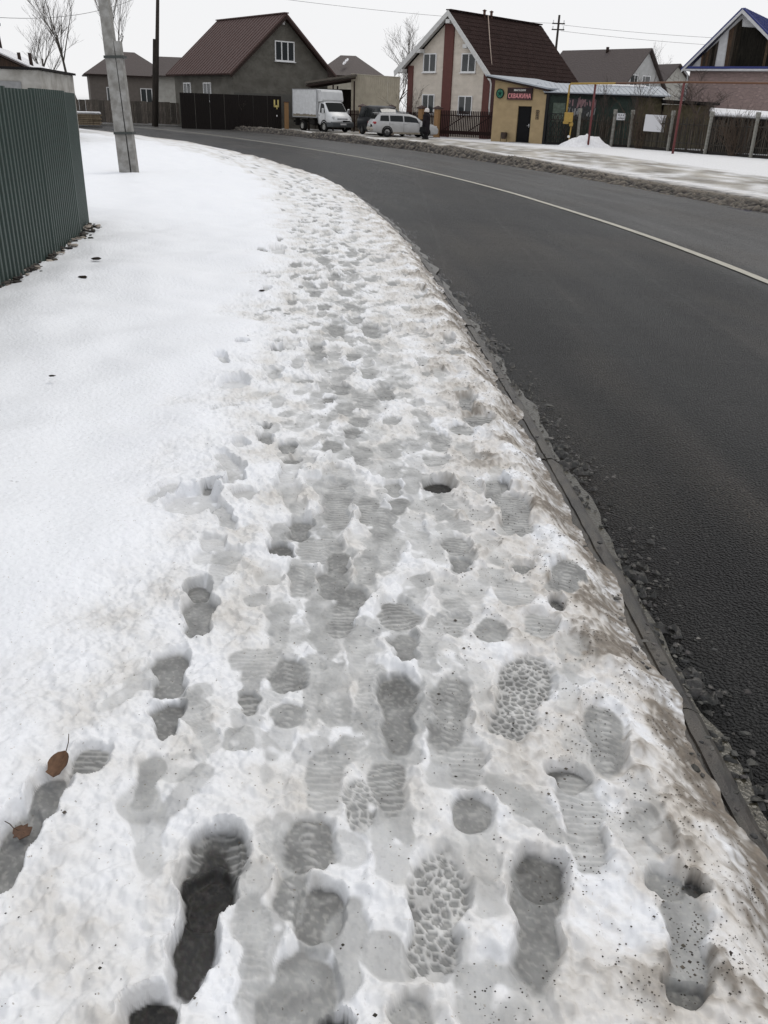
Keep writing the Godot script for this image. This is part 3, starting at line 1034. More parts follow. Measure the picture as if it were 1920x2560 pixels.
func build_grey_house() -> void:
	var h := thing("grey_house", "grey rendered house with a brown roof and a three-part gable window", "house", Vector3(-8.99, -0.06, -74.26), 40)
	h.scale = Vector3.ONE * 1.12
	var y0 := FAR_LEVEL
	var wall := S()
	prism(wall, [Vector2(-4.1, 0), Vector2(3.75, 0), Vector2(3.75, 4.0 - y0), Vector2(0, 7.22 - y0), Vector2(-4.1, 3.8 - y0)], -8.6, 0)
	part(wall, "wall", mat("grey render", Color(0.135, 0.128, 0.11), 0.9, "stain", 3.5, "bump", 0.4), h)
	var brown := mat("red brown roof", Color(0.072, 0.036, 0.03), 0.7, "mottle", 2.5, "bump", 0.25)
	for side in [-1, 1]:
		var eave := Vector2(-4.55, 3.5 - y0) if side < 0 else Vector2(4.2, 3.72 - y0)
		var rf := roof_slab(h, "roof_slope", Vector2(0, 7.3 - y0), eave, -9.0, 0.45, 0.12, brown)
		var bt := S()
		for k in 22:   # standing ribs of the metal sheet
			var z := -8.9 + k * 0.43
			var dd := (eave - Vector2(0, 7.3 - y0)).normalized()
			var nn := Vector2(-dd.y, dd.x) * (1.0 if dd.x < 0 else -1.0)
			nn = nn if nn.y > 0 else -nn
			prism(bt, [Vector2(0, 7.3 - y0) + nn * 0.118, eave + nn * 0.118, eave + nn * 0.15, Vector2(0, 7.3 - y0) + nn * 0.15], z, z + 0.05)
		part(bt, "rib", brown, rf)
		var bd := S()
		var d2 := (eave - Vector2(0, 7.3 - y0)).normalized()
		prism(bd, [Vector2(0, 7.28 - y0), eave, eave + Vector2(0, -0.2), Vector2(0, 7.08 - y0)], 0.452, 0.48)
		part(bd, "bargeboard", mat("dark brown trim", Color(0.028, 0.018, 0.015), 0.6), h)
	var rc := S()
	box(rc, Vector3(0, 7.44 - y0, -4.27), Vector3(0.35, 0.07, 9.5))
	part(rc, "ridge_cap", brown, h)
	window(h, Vector3(0.07, 5.16 - y0, 0.02), 1.6, 1.24, [0.34, 0.66])
	var vent := S()
	box(vent, Vector3(0.02, 6.9 - y0, 0.03), Vector3(0.22, 0.26, 0.1), Basis(), 0.03)
	part(vent, "vent", mat("white frame"), h)
	# lower band of the wall, newer darker render
	var band := S()
	box(band, Vector3(-0.2, 1.6, 0.012), Vector3(7.7, 1.5, 0.03))
	part(band, "wall_band", mat("fresh render", Color(0.10, 0.096, 0.086), 0.9, "mottle", 2.0), h)
	# side window under the left eave
	for z in [-3.6, -6.6]:
		var sw := window(h, Vector3(0, 2.35, 0.02), 1.1, 1.2, [0.5])
		sw.position = Vector3(-4.1, 0, z)
		sw.rotation.y = -PI / 2
	# open carport: sloping roof on posts reaching from the house to the beige wall
	var cp := thing("carport", "open carport with a thin sloping brown roof behind the van", "carport", Vector3(-5.25, FAR_LEVEL, -71.0), 0)
	var cr := S()
	prism(cr, [Vector2(-1.75, 3.2), Vector2(2.1, 3.83), Vector2(2.1, 3.95), Vector2(-1.75, 3.32)], -5.5, 0.2)
	part(cr, "roof", mat("carport roof", Color(0.10, 0.085, 0.07), 0.8, "mottle", 1.0), cp)
	for x in [-1.5, 0.35, 1.95]:
		for z in [0.0, -5.2]:
			var ps := S()
			box(ps, Vector3(x, 1.58 + 0.08 * x, z), Vector3(0.12, 3.16 + 0.16 * x, 0.12))
			part(ps, "post", mat("dark brown trim"), cp)
	for k in 6:
		var rf := S()
		prism(rf, [Vector2(-1.7, 3.0), Vector2(2.05, 3.62), Vector2(2.05, 3.735), Vector2(-1.7, 3.115)], -5.3 + k * 1.06, -5.24 + k * 1.06)
		part(rf, "rafter", mat("dark brown trim"), cp)
	var bk := S()
	box(bk, Vector3(0.2, 1.5, -5.4), Vector3(3.8, 3.0, 0.08))
	part(bk, "back_wall", mat("dark boards", Color(0.022, 0.02, 0.019), 0.9, "wood", 1.0), cp)
	# tall beige sheet wall
	var bw := thing("beige_wall", "tall beige sheet metal wall between the carport and the cream house", "wall", Vector3(-1.72, FAR_LEVEL, -71.9), 3)
	for k in 4:
		var st := S()
		var pts := []
		var w := 0.925
		for q in 25:
			var t := q / 24.0
			pts.append(Vector2((t - 0.5) * w, 0.02 * (1.0 if q % 4 < 2 else 0.0)))
		for q in 24:
			var a: Vector2 = pts[q]
			var b: Vector2 = pts[q + 1]
			quad(st, Vector3(a.x, 3.95 - 0.03 * k, a.y), Vector3(b.x, 3.95 - 0.03 * k, b.y), Vector3(b.x, 0, b.y), Vector3(a.x, 0, a.y))
		box(st, Vector3(0, 1.975 - 0.015 * k, -0.03), Vector3(w, 3.95 - 0.03 * k, 0.02))
		var sh := part(st, "sheet", mat("beige sheet", Color(0.44, 0.395, 0.31), 0.55, "mottle", 3.0), bw)
		sh.position.x = (k - 1.5) * 0.93
	var cap := S()
	box(cap, Vector3(0, 3.92, -0.01), Vector3(3.74, 0.05, 0.12), Basis(Vector3.BACK, -0.031))
	part(cap, "top_trim", mat("beige trim", Color(0.42, 0.39, 0.32), 0.6), bw)

func build_cream_house() -> void:
	var y0 := FAR_LEVEL
	var h := thing("cream_house", "cream house with red brown pilasters, white bargeboards and a steep dark brown roof", "house", Vector3(3.465, y0, -64.37), -42)
	var wall := S()
	prism(wall, [Vector2(-3.68, 0), Vector2(3.5, 0), Vector2(3.5, 3.95 - y0), Vector2(0, 7.45 - y0), Vector2(-3.68, 4.55 - y0)], -10.0, 0)
	part(wall, "wall", mat("cream plaster", Color(0.67, 0.605, 0.525), 0.85, "mottle", 3.0, "bump", 0.2), h)
	# faint courses of the cladding
	for k in 15:
		var cs := S()
		box(cs, Vector3(-0.09, 0.55 + k * 0.28, 0.002), Vector3(7.1, 0.265, 0.012))
		if 0.55 + k * 0.28 < 3.7:
			part(cs, "cladding_course", mat("cream plaster"), h)
	var red := mat("red brown plaster", Color(0.125, 0.044, 0.036), 0.8, "mottle", 1.5)
	for a in [[-3.47, 0.46, 4.55], [-0.14, 0.80, 7.05], [3.24, 0.56, 4.15]]:
		var st := S()
		box(st, Vector3(a[0], (a[2] - y0) / 2, 0.03), Vector3(a[1], a[2] - y0, 0.16), Basis(), 0.01)
		part(st, "pilaster", red, h)
	var side := S()
	box(side, Vector3(3.515, 1.9, -5.0), Vector3(0.06, 3.8, 9.9))
	part(side, "side_wall", mat("side brown", Color(0.085, 0.034, 0.03), 0.85, "mottle", 1.5), h)
	window(h, Vector3(-1.77, 4.71 - y0, 0.03), 1.16, 1.16, [0.5])
	window(h, Vector3(1.6, 4.68 - y0, 0.03), 1.22, 1.14, [0.5])
	window(h, Vector3(-1.75, 2.15 - y0, 0.03), 1.12, 1.26, [0.5])
	window(h, Vector3(1.52, 2.12 - y0, 0.03), 1.2, 1.2, [0.5])
	var tile := mat("dark shingles", Color(0.032, 0.018, 0.016), 0.9, "stain", 2.2, "bump", 0.9)
	tile.metallic_specular = 0.2
	var white := mat("white boards", Color(0.62, 0.62, 0.61), 0.6, "mottle", 1.0)
	var apex := Vector2(0, 7.62 - y0)
	for e in [Vector2(-4.58, 4.1 - y0), Vector2(3.75, 3.86 - y0)]:
		var rf := roof_slab(h, "roof_slope", apex, e, -10.4, 0.5, 0.10, tile)
		# overlapping rows of shingles
		var d: Vector2 = (e - apex).normalized()
		var nn := Vector2(-d.y, d.x)
		nn = nn if nn.y > 0 else -nn
		var len: float = e.distance_to(apex)
		for k in 14:
			var a := apex + d * len * (k / 14.0) + nn * 0.10
			var b := apex + d * len * ((k + 1) / 14.0) + nn * 0.10
			var st := S()
			prism(st, [a, b, b + nn * 0.022, a + nn * 0.004], -10.4 + 0.01 * (k % 2), 0.497)
			part(st, "shingle_row", tile, rf)
		var bd := S()
		prism(bd, [apex + Vector2(0, 0.13), e + nn * 0.12, e + Vector2(0, -0.26), apex + Vector2(0, -0.22)], 0.502, 0.545)
		part(bd, "bargeboard", white, h)
		var sf := S()
		prism(sf, [apex - nn * 0.05, e - nn * 0.05, e - nn * 0.02, apex - nn * 0.02], 0.0, 0.5)
		part(sf, "soffit", white, h)
	# beam ends under the eaves
	for b in [Vector3(-2.45, 5.42, 0.28), Vector3(-4.0, 4.22, 0.28), Vector3(1.55, 5.62, 0.28), Vector3(0, 7.1, 0.28)]:
		var st := S()
		box(st, Vector3(b.x, b.y - y0, b.z), Vector3(0.34, 0.24, 0.5), Basis(), 0.01)
		part(st, "beam_end", white, h)
	var ridge := S()
	box(ridge, Vector3(0, 7.76 - y0, -4.95), Vector3(0.4, 0.07, 10.9))
	part(ridge, "ridge_cap", tile, h)
	# two small pipes on the ridge and a thin mast with its guy along the roof
	for z in [-3.3, -4.1]:
		var st := S(true)
		tube(st, [Vector3(0.1, 7.6 - y0, z), Vector3(0.1, 8.0 - y0, z)], [0.09, 0.09], 8)
		lathe(st, [Vector2(0.0, 8.12 - y0), Vector2(0.17, 8.02 - y0), Vector2(0.09, 7.99 - y0)], 10, Transform3D(Basis(), Vector3(0.1, 0, z)))
		part(st, "vent_pipe", mat("rusty pipe", Color(0.10, 0.05, 0.035), 0.7), h)
	var rod := S(true)
	tube(rod, [Vector3(0.35, 7.75 - y0, -3.4), Vector3(2.0, 6.0 - y0, -1.6), Vector3(3.35, 4.35 - y0, -0.25)], [0.03, 0.03, 0.03], 6)
	part(rod, "roof_cable_pipe", mat("pale pipe", Color(0.35, 0.27, 0.22), 0.6), h)
	var dp := S(true)
	tube(dp, [Vector3(3.62, 3.7, 0.35), Vector3(3.62, 3.3, 0.12), Vector3(3.62, 1.9, 0.12), Vector3(3.75, 1.5, 0.2)], [0.05, 0.05, 0.05, 0.05], 8)
	part(dp, "downpipe", white, h)

func label_text(parent: Node, text: String, at: Vector3, size: float, m: Material, called: String, bold := true, width := 0.0) -> void:
	var tm := TextMesh.new()
	var f := SystemFont.new()
	f.font_names = PackedStringArray(["Droid Sans"])
	f.font_weight = 700 if bold else 400
	tm.font = f
	tm.text = text
	tm.font_size = 64
	tm.pixel_size = size / 64.0
	tm.depth = 0.012
	tm.horizontal_alignment = HORIZONTAL_ALIGNMENT_CENTER
	tm.vertical_alignment = VERTICAL_ALIGNMENT_CENTER
	var o := put(tm, called, m, parent)
	o.position = at
	if width > 0.0:
		var w := tm.get_aabb().size.x
		if w > 0.0:
			o.scale.x = width / w

func build_shop() -> void:
	var y0 := 0.08
	var s := thing("shop", "small tan shop with a black door under a sloping grey metal roof", "shop", Vector3(5.9, y0, -57.5), -40)
	var wall := S()
	prism(wall, [Vector2(0, 0), Vector2(1.8, 0), Vector2(1.8, 2.06), Vector2(2.76, 2.06), Vector2(2.76, 0), Vector2(3.7, 0), Vector2(3.7, 3.0), Vector2(0, 3.58)], -0.25, 0)
	var tan := mat("tan plaster", Color(0.37, 0.275, 0.15), 0.8, "mottle", 2.5, "bump", 0.15)
	part(wall, "front_wall", tan, s)
	for x in [0.125, 3.575]:
		var st := S()
		box(st, Vector3(x, 1.5, -2.8), Vector3(0.25, 3.0, 5.1))
		part(st, "side_wall", tan, s)
	var trim := S()
	box(trim, Vector3(3.79, 1.5, -0.02), Vector3(0.17, 3.0, 0.12))
	part(trim, "corner_post", mat("black steel", Color(0.015, 0.015, 0.016), 0.6), s)
	var door := S()
	box(door, Vector3(2.28, 1.03, -0.1), Vector3(0.95, 2.05, 0.06), Basis(), 0.006)
	for y in [0.55, 1.5]:
		box(door, Vector3(2.28, y, -0.065), Vector3(0.66, 0.7, 0.02))
	var dn := part(door, "door", mat("black door", Color(0.006, 0.006, 0.007), 0.7), s)
	var hd := S(true)
	tube(hd, [Vector3(2.63, 1.0, -0.03), Vector3(2.63, 1.0, 0.02), Vector3(2.52, 1.0, 0.02)], [0.012, 0.012, 0.012], 6)
	box(hd, Vector3(2.63, 1.0, -0.062), Vector3(0.05, 0.2, 0.014))
	part(hd, "handle", mat("steel", Color(0.5, 0.5, 0.5), 0.3, "", 1.0, "", 1.0, 0.9), dn)
	var step := S()
	box(step, Vector3(2.28, 0.03, 0.25), Vector3(1.2, 0.1, 0.5), Basis(), 0.01)
	part(step, "step", mat("step concrete", Color(0.2, 0.19, 0.18), 0.9, "mottle", 0.8), s)
	var roof := S()
	prism(roof, [Vector2(-0.55, 3.67), Vector2(3.95, 2.97), Vector2(3.95, 3.05), Vector2(-0.55, 3.75)], -5.6, 0.3)
	part(roof, "roof", mat("grey metal sheet", Color(0.36, 0.39, 0.43), 0.5, "mottle", 2.0, "", 1.0, 0.1), s)
	var fas := S()
	prism(fas, [Vector2(-0.5, 3.55), Vector2(3.93, 2.86), Vector2(3.93, 2.965), Vector2(-0.5, 3.66)], 0.22, 0.27)
	part(fas, "fascia", mat("dark brown trim"), s)
	# name board
	var b := thing("shop_sign", "dark shop name board with pink letters above the black door", "sign", Vector3.ZERO)
	b.transform = s.transform
	var bd := S()
	box(bd, Vector3(1.87, 2.72, 0.05), Vector3(1.76, 0.66, 0.07), Basis(), 0.008)
	part(bd, "board", mat("sign board", Color(0.035, 0.022, 0.022), 0.5), b)
	var fr := S()
	for y in [2.405, 3.035]:
		box(fr, Vector3(1.87, y, 0.09), Vector3(1.78, 0.03, 0.02))
	part(fr, "frame", mat("sign frame", Color(0.09, 0.03, 0.03), 0.5), b)
	label_text(b, "СКВАЖИНА", Vector3(1.87, 2.60, 0.09), 0.36, mat("pink letters", Color(0.62, 0.24, 0.25), 0.5), "lettering", true, 1.6)
	label_text(b, "МАГАЗИН", Vector3(1.87, 2.91, 0.09), 0.15, mat("white letters", Color(0.6, 0.6, 0.58), 0.5), "lettering", true, 0.82)
	# round green sign
	var g := thing("round_sign", "round green sign with a dark rim beside the shop name board", "sign")
	g.transform = s.transform
	var xf := Transform3D(Basis(Vector3.RIGHT, PI / 2), Vector3(0.46, 2.72, 0.0))
	var rim := S()
	lathe(rim, [Vector2(0.0, 0.02), Vector2(0.27, 0.02), Vector2(0.27, 0.10), Vector2(0.225, 0.10), Vector2(0.225, 0.085)], 24, xf)
	part(rim, "rim", mat("dark green rim", Color(0.012, 0.03, 0.024), 0.5), g)
	var disc := S()
	lathe(disc, [Vector2(0.24, 0.08), Vector2(0.0, 0.084)], 24, xf)
	part(disc, "face", mat("green face", Color(0.012, 0.13, 0.075), 0.45), g)
	var star := S()
	for k in 5:
		var a := TAU * k / 5.0 + PI / 2
		var c := Vector2(0.46, 2.72)
		var tip := c + Vector2(cos(a), sin(a)) * 0.18
		var l := c + Vector2(cos(a + 0.63), sin(a + 0.63)) * 0.06
		var r := c + Vector2(cos(a - 0.63), sin(a - 0.63)) * 0.06
		prism(star, [c, l, tip, r], 0.086, 0.096)
	part(star, "emblem", mat("emblem green", Color(0.006, 0.03, 0.022), 0.5), g)
	# ornament on the wall right of the door
	var orn := thing("wall_ornament", "small dark wrought ornament on the tan wall right of the door", "ornament")
	orn.transform = s.transform
	var os := S()
	for k in 4:
		for q in [-1, 1]:
			var pts := []
			var rad := []
			for t in 7:
				var a := t / 6.0 * TAU * 0.8
				pts.append(Vector3(3.2 + q * (0.02 + 0.045 * (1.0 - cos(a))), 1.42 + k * 0.13 + 0.05 * sin(a), 0.02))
				rad.append(0.014)
			tube(os, pts, rad, 4)
	box(os, Vector3(3.2, 1.62, 0.012), Vector3(0.03, 0.52, 0.02))
	part(os, "scrollwork", mat("bronze iron", Color(0.045, 0.03, 0.02), 0.6), orn)
	# litter bin
	var bin := thing("litter_bin", "small rusty litter bin on legs against the tan shop wall", "bin")
	bin.transform = s.transform * Transform3D(Basis(), Vector3(1.14, 0.06, 0.3))
	var bs := S()
	lathe(bs, [Vector2(0.0, 0.16), Vector2(0.14, 0.16), Vector2(0.2, 0.52), Vector2(0.215, 0.53), Vector2(0.19, 0.53), Vector2(0.13, 0.2), Vector2(0.0, 0.2)], 14)
	part(bs, "bucket", mat("rusty bin", Color(0.05, 0.03, 0.02), 0.7, "stain", 0.4), bin)
	for q in [-1, 1]:
		var lg := S()
		tube(lg, [Vector3(q * 0.22, 0.0, 0), Vector3(q * 0.22, 0.5, 0)], [0.015, 0.015], 5)
		part(lg, "leg", mat("black steel"), bin)

func build_green_shed() -> void:
	# long low outbuilding right of the shop, behind the picket fence
	var y0 := FAR_LEVEL
	var s := thing("green_shed", "long green outbuilding with a grey metal roof behind the picket fence", "shed", Vector3(8.95, y0, -55.4), 3)
	var w := S()
	box(w, Vector3(2.6, 1.36, -2.0), Vector3(5.2, 2.72, 4.0))
	part(w, "wall", mat("green boards", Color(0.028, 0.045, 0.036), 0.85, "stain", 2.5, "bump", 0.4), s)
	var w2 := S()
	box(w2, Vector3(6.0, 1.35, -2.05), Vector3(1.6, 2.7, 4.0))
	part(w2, "yellow_wall", mat("ochre wall", Color(0.085, 0.072, 0.038), 0.9, "stain", 1.5, "bump", 0.4), s)
	var r := S()
	for k in 27:   # ribbed sheet: proud seams
		box(r, Vector3(-0.3 + k * 0.28, 2.9 + 0.19, -0.64), Vector3(0.03, 0.03, 2.18), Basis(Vector3.RIGHT, 0.24))
	prism(r, [Vector2(-0.45, -0.03), Vector2(7.1, -0.03), Vector2(7.1, 0.03), Vector2(-0.45, 0.03)], -1.75, 0.45, Transform3D(Basis(Vector3.RIGHT, 0.24), Vector3(0, 2.9, 0)))
	part(r, "roof", mat("grey metal sheet"), s)
	var ed := S()
	box(ed, Vector3(3.2, 2.72, 0.3), Vector3(7.2, 0.09, 0.05))
	part(ed, "eave_board", mat("black steel"), s)
	var sn := S(true)
	var nn := noise(81, 1.2, 2)
	for k in 30:
		var x0 := 2.6 + k * 0.12
		var d0 := 0.34 + 0.12 * nn.get_noise_1d(x0 * 2.0)
		var b := Basis(Vector3.RIGHT, 0.24)
		box(sn, Vector3(x0, 2.9, 0) + b * Vector3(0, 0.05, -1.7 + d0 / 2), Vector3(0.125, 0.07, d0), b)
	part(sn, "roof_snow", mat("heap snow"), s)
	# green door, and a faded painted panel with pink and white strokes
	var pn := S()
	box(pn, Vector3(0.62, 1.75, 0.03), Vector3(0.72, 1.0, 0.05))
	part(pn, "panel", mat("pale green panel", Color(0.10, 0.135, 0.105), 0.7, "stain", 0.8), s)
	var bn := thing("painted_banner", "faded pink and white painted board on the green shed wall", "banner", Vector3.ZERO)
	bn.transform = s.transform
	var bb := S()
	box(bb, Vector3(1.95, 1.95, 0.04), Vector3(1.75, 1.1, 0.04))
	part(bb, "board", mat("banner board", Color(0.035, 0.035, 0.038), 0.7, "stain", 0.7), bn)
	var rr := RandomNumberGenerator.new()
	rr.seed = 9
	for k in 40:
		var st := S()
		var hgt := rr.randf_range(0.1, 0.42)
		var top := rr.randf() < 0.55
		box(st, Vector3(1.12 + rr.randf() * 1.66, (2.3 if top else 1.75) + rr.randf_range(-0.1, 0.12), 0.066), Vector3(rr.randf_range(0.03, 0.09), hgt, 0.012), Basis(Vector3.BACK, rr.randf_range(-0.25, 0.25)))
		part(st, "brush_mark", mat("pink paint", Color(0.26, 0.15, 0.16), 0.7) if top else mat("white paint", Color(0.28, 0.28, 0.28), 0.7), bn)
	# dark flat-roofed lean-to farther right
	var l := thing("lean_to", "low ochre lean-to with a black flat roof in front of the brick house", "shed", Vector3(17.3, y0, -55.6), -4)
	var lw := S()
	box(lw, Vector3(0, 1.18, -1.5), Vector3(2.9, 2.36, 3.0))
	part(lw, "wall", mat("ochre wall"), l)
	var lr := S()
	box(lr, Vector3(0.0, 2.5, -1.4), Vector3(3.3, 0.14, 3.6), Basis(Vector3.BACK, -0.02))
	part(lr, "roof", mat("tar roof", Color(0.012, 0.011, 0.011), 0.9), l)
	# snow-capped low roof at the right
	var q := thing("snowy_shed", "low shed roof under a thick layer of snow before the brick house", "shed", Vector3(18.6, y0, -49.5), -14)
	var qr := S()
	box(qr, Vector3(0.8, 1.78, -1.0), Vector3(5.4, 0.1, 2.2), Basis(Vector3.RIGHT, 0.12) * Basis(Vector3.BACK, -0.03))
	part(qr, "roof", mat("tar roof"), q)
	var qs := S()
	box(qs, Vector3(0.8, 1.92, -1.0), Vector3(5.3, 0.2, 2.1), Basis(Vector3.RIGHT, 0.12) * Basis(Vector3.BACK, -0.03), 0.07)
	part(qs, "roof_snow", mat("heap snow"), q)
	var qw := S()
	box(qw, Vector3(0.9, 0.85, -1.3), Vector3(4.9, 1.7, 1.3))
	part(qw, "wall", mat("dark boards"), q)

func build_far_houses() -> void:
	var y0 := FAR_LEVEL
	var brown := mat("brown metal tile", Color(0.052, 0.036, 0.033), 0.6, "mottle", 2.0, "bump", 0.4)
	# white-gabled house with a long brown roof
	var h := thing("white_gabled_house", "house with a long brown roof and a white gable with two windows", "house", Vector3(21.03, y0, -80), 45)
	var wall := S()
	prism(wall, [Vector2(-3.5, 0), Vector2(3.6, 0), Vector2(3.6, 3.7), Vector2(0, 6.75), Vector2(-3.5, 3.9)], -8.5, -0.35)
	part(wall, "wall", mat("white render", Color(0.50, 0.50, 0.495), 0.85, "mottle", 3.0), h)
	for e in [Vector2(-3.75, 3.65), Vector2(3.85, 3.5)]:
		roof_slab(h, "roof_slope", Vector2(0, 6.82), e, -8.9, 0.0, 0.1, brown)
	window(h, Vector3(-1.7, 4.4, -0.33), 1.2, 0.95, [0.6])
	window(h, Vector3(0.3, 4.4, -0.33), 1.3, 0.95, [0.35])
	var ch := S(true)
	tube(ch, [Vector3(-0.3, 6.6, -4.1), Vector3(-0.3, 7.05, -4.1)], [0.13, 0.13], 10)
	part(ch, "chimney", mat("dark brown trim"), h)
	# brown roof showing behind it, and a small cream gable
	var h2 := thing("brown_roofed_house", "brown roof slope showing behind the white gabled house", "house", Vector3(26.2, y0, -88), 30)
	var w2 := S()
	prism(w2, [Vector2(-3.6, 0), Vector2(3.0, 0), Vector2(3.0, 3.4), Vector2(-0.8, 6.1), Vector2(-3.6, 3.4)], -6, 0)
	part(w2, "wall", mat("pale render", Color(0.4, 0.39, 0.36), 0.85, "mottle", 3.0), h2)
	for e in [Vector2(-3.9, 3.2), Vector2(3.3, 3.2)]:
		roof_slab(h2, "roof_slope", Vector2(-0.8, 6.15), e, -6.3, 0.4, 0.1, brown)
	var h3 := thing("cream_cottage", "small cream gabled cottage seen between the white house and the brick house", "house", Vector3(25.3, y0, -76), -20)
	var w3 := S()
	prism(w3, [Vector2(-2.2, 0), Vector2(2.6, 0), Vector2(2.6, 3.9), Vector2(0.4, 5.6), Vector2(-2.2, 3.2)], -5, 0)
	part(w3, "wall", mat("cream render", Color(0.46, 0.43, 0.36), 0.85, "mottle", 3.0), h3)
	for e in [Vector2(-2.5, 3.1), Vector2(2.9, 3.8)]:
		roof_slab(h3, "roof_slope", Vector2(0.4, 5.65), e, -5.2, 0.2, 0.08, mat("grey slate", Color(0.16, 0.16, 0.16), 0.8, "mottle", 1.0))
	# hip-roofed house with a scrap of snow on its roof
	var k := thing("hip_roofed_house", "low house with a dark brown hipped roof behind the beige wall", "house", Vector3(-4.3, y0, -84), 6)
	var kw := S()
	box(kw, Vector3(0, 2.1, -3.5), Vector3(5.6, 4.2, 6.5))
	part(kw, "wall", mat("cream render"), k)
	hip(k, Vector3(0, 4.25, -3.5), 6.4, 7.4, 1.75, 1.4, brown)
	var sn := S()
	for q in 5:
		box(sn, Vector3(-0.55 + q * 0.1, 5.2 + q * 0.1, -0.85 - q * 0.16), Vector3(0.16 + 0.08 * (q % 2), 0.03, 0.3), Basis(Vector3.RIGHT, 0.46))
	part(sn, "snow_patch", mat("heap snow"), k)
	# houses across the far end of the bend
	var a := thing("brown_hipped_house", "dark brown hip-roofed house beyond the far bend of the road", "house", Vector3(-28.0, y0, -98), 20)
	var aw := S()
	box(aw, Vector3(0, 2.0, -3.5), Vector3(8.0, 4.0, 7.0))
	part(aw, "wall", mat("grey brown wall", Color(0.15, 0.13, 0.115), 0.9, "mottle", 2.5), a)
	hip(a, Vector3(0, 4.05, -3.5), 9.0, 8.0, 2.3, 2.0, brown)
	window(a, Vector3(-1.8, 2.2, 0.02), 1.2, 1.4, [0.5])
	window(a, Vector3(1.6, 2.2, 0.02), 1.2, 1.4, [0.5])
	var b := thing("grey_cottage", "low grey cottage with a brown roof left of the grey rendered house", "house", Vector3(-20.6, y0, -91), 8)
	var bw := S()
	box(bw, Vector3(0, 1.95, -3.0), Vector3(5.4, 3.9, 5.5))
	part(bw, "wall", mat("pale render"), b)
	var bx := Node3D.new()
	bx.name = "roof"
	b.add_child(bx)
	bx.rotation.y = PI / 2
	roof_slab(bx, "roof_slope", Vector2(3.0, 5.6), Vector2(-0.4, 3.85), -3.1, 3.1, 0.1, brown)
	roof_slab(bx, "roof_slope", Vector2(3.0, 5.6), Vector2(6.4, 3.85), -3.1, 3.1, 0.1, brown)
	window(b, Vector3(0.4, 2.1, 0.02), 1.3, 1.3, [0.5])

func hip(parent: Node, at: Vector3, wx: float, wz: float, hgt: float, ridge: float, m: Material) -> void:
	var a := at + Vector3(-wx / 2, 0, wz / 2)
	var b := at + Vector3(wx / 2, 0, wz / 2)
	var c := at + Vector3(wx / 2, 0, -wz / 2)
	var d := at + Vector3(-wx / 2, 0, -wz / 2)
	var r0 := at + Vector3(-ridge / 2, hgt, 0)
	var r1 := at + Vector3(ridge / 2, hgt, 0)
	for f in [[r0, r1, b, a], [r1, c, b], [r1, r0, d, c], [r0, a, d]]:
		var st := S()
		if f.size() == 4:
			quad(st, f[0], f[1], f[2], f[3])
		else:
			tri(st, f[0], f[1], f[2])
		part(st, "roof_slope", m, parent)
	var ev := S()
	box(ev, at + Vector3(0, -0.06, 0), Vector3(wx, 0.1, wz))
	part(ev, "eave_board", mat("dark brown trim"), parent)

func clip_right(poly: Array, x0: float, x1: float) -> PackedVector2Array:
	var strip := PackedVector2Array([Vector2(x0, -1), Vector2(x1, -1), Vector2(x1, 20), Vector2(x0, 20)])
	var got := Geometry2D.intersect_polygons(PackedVector2Array(poly), strip)
	return got[0] if got.size() > 0 else PackedVector2Array()

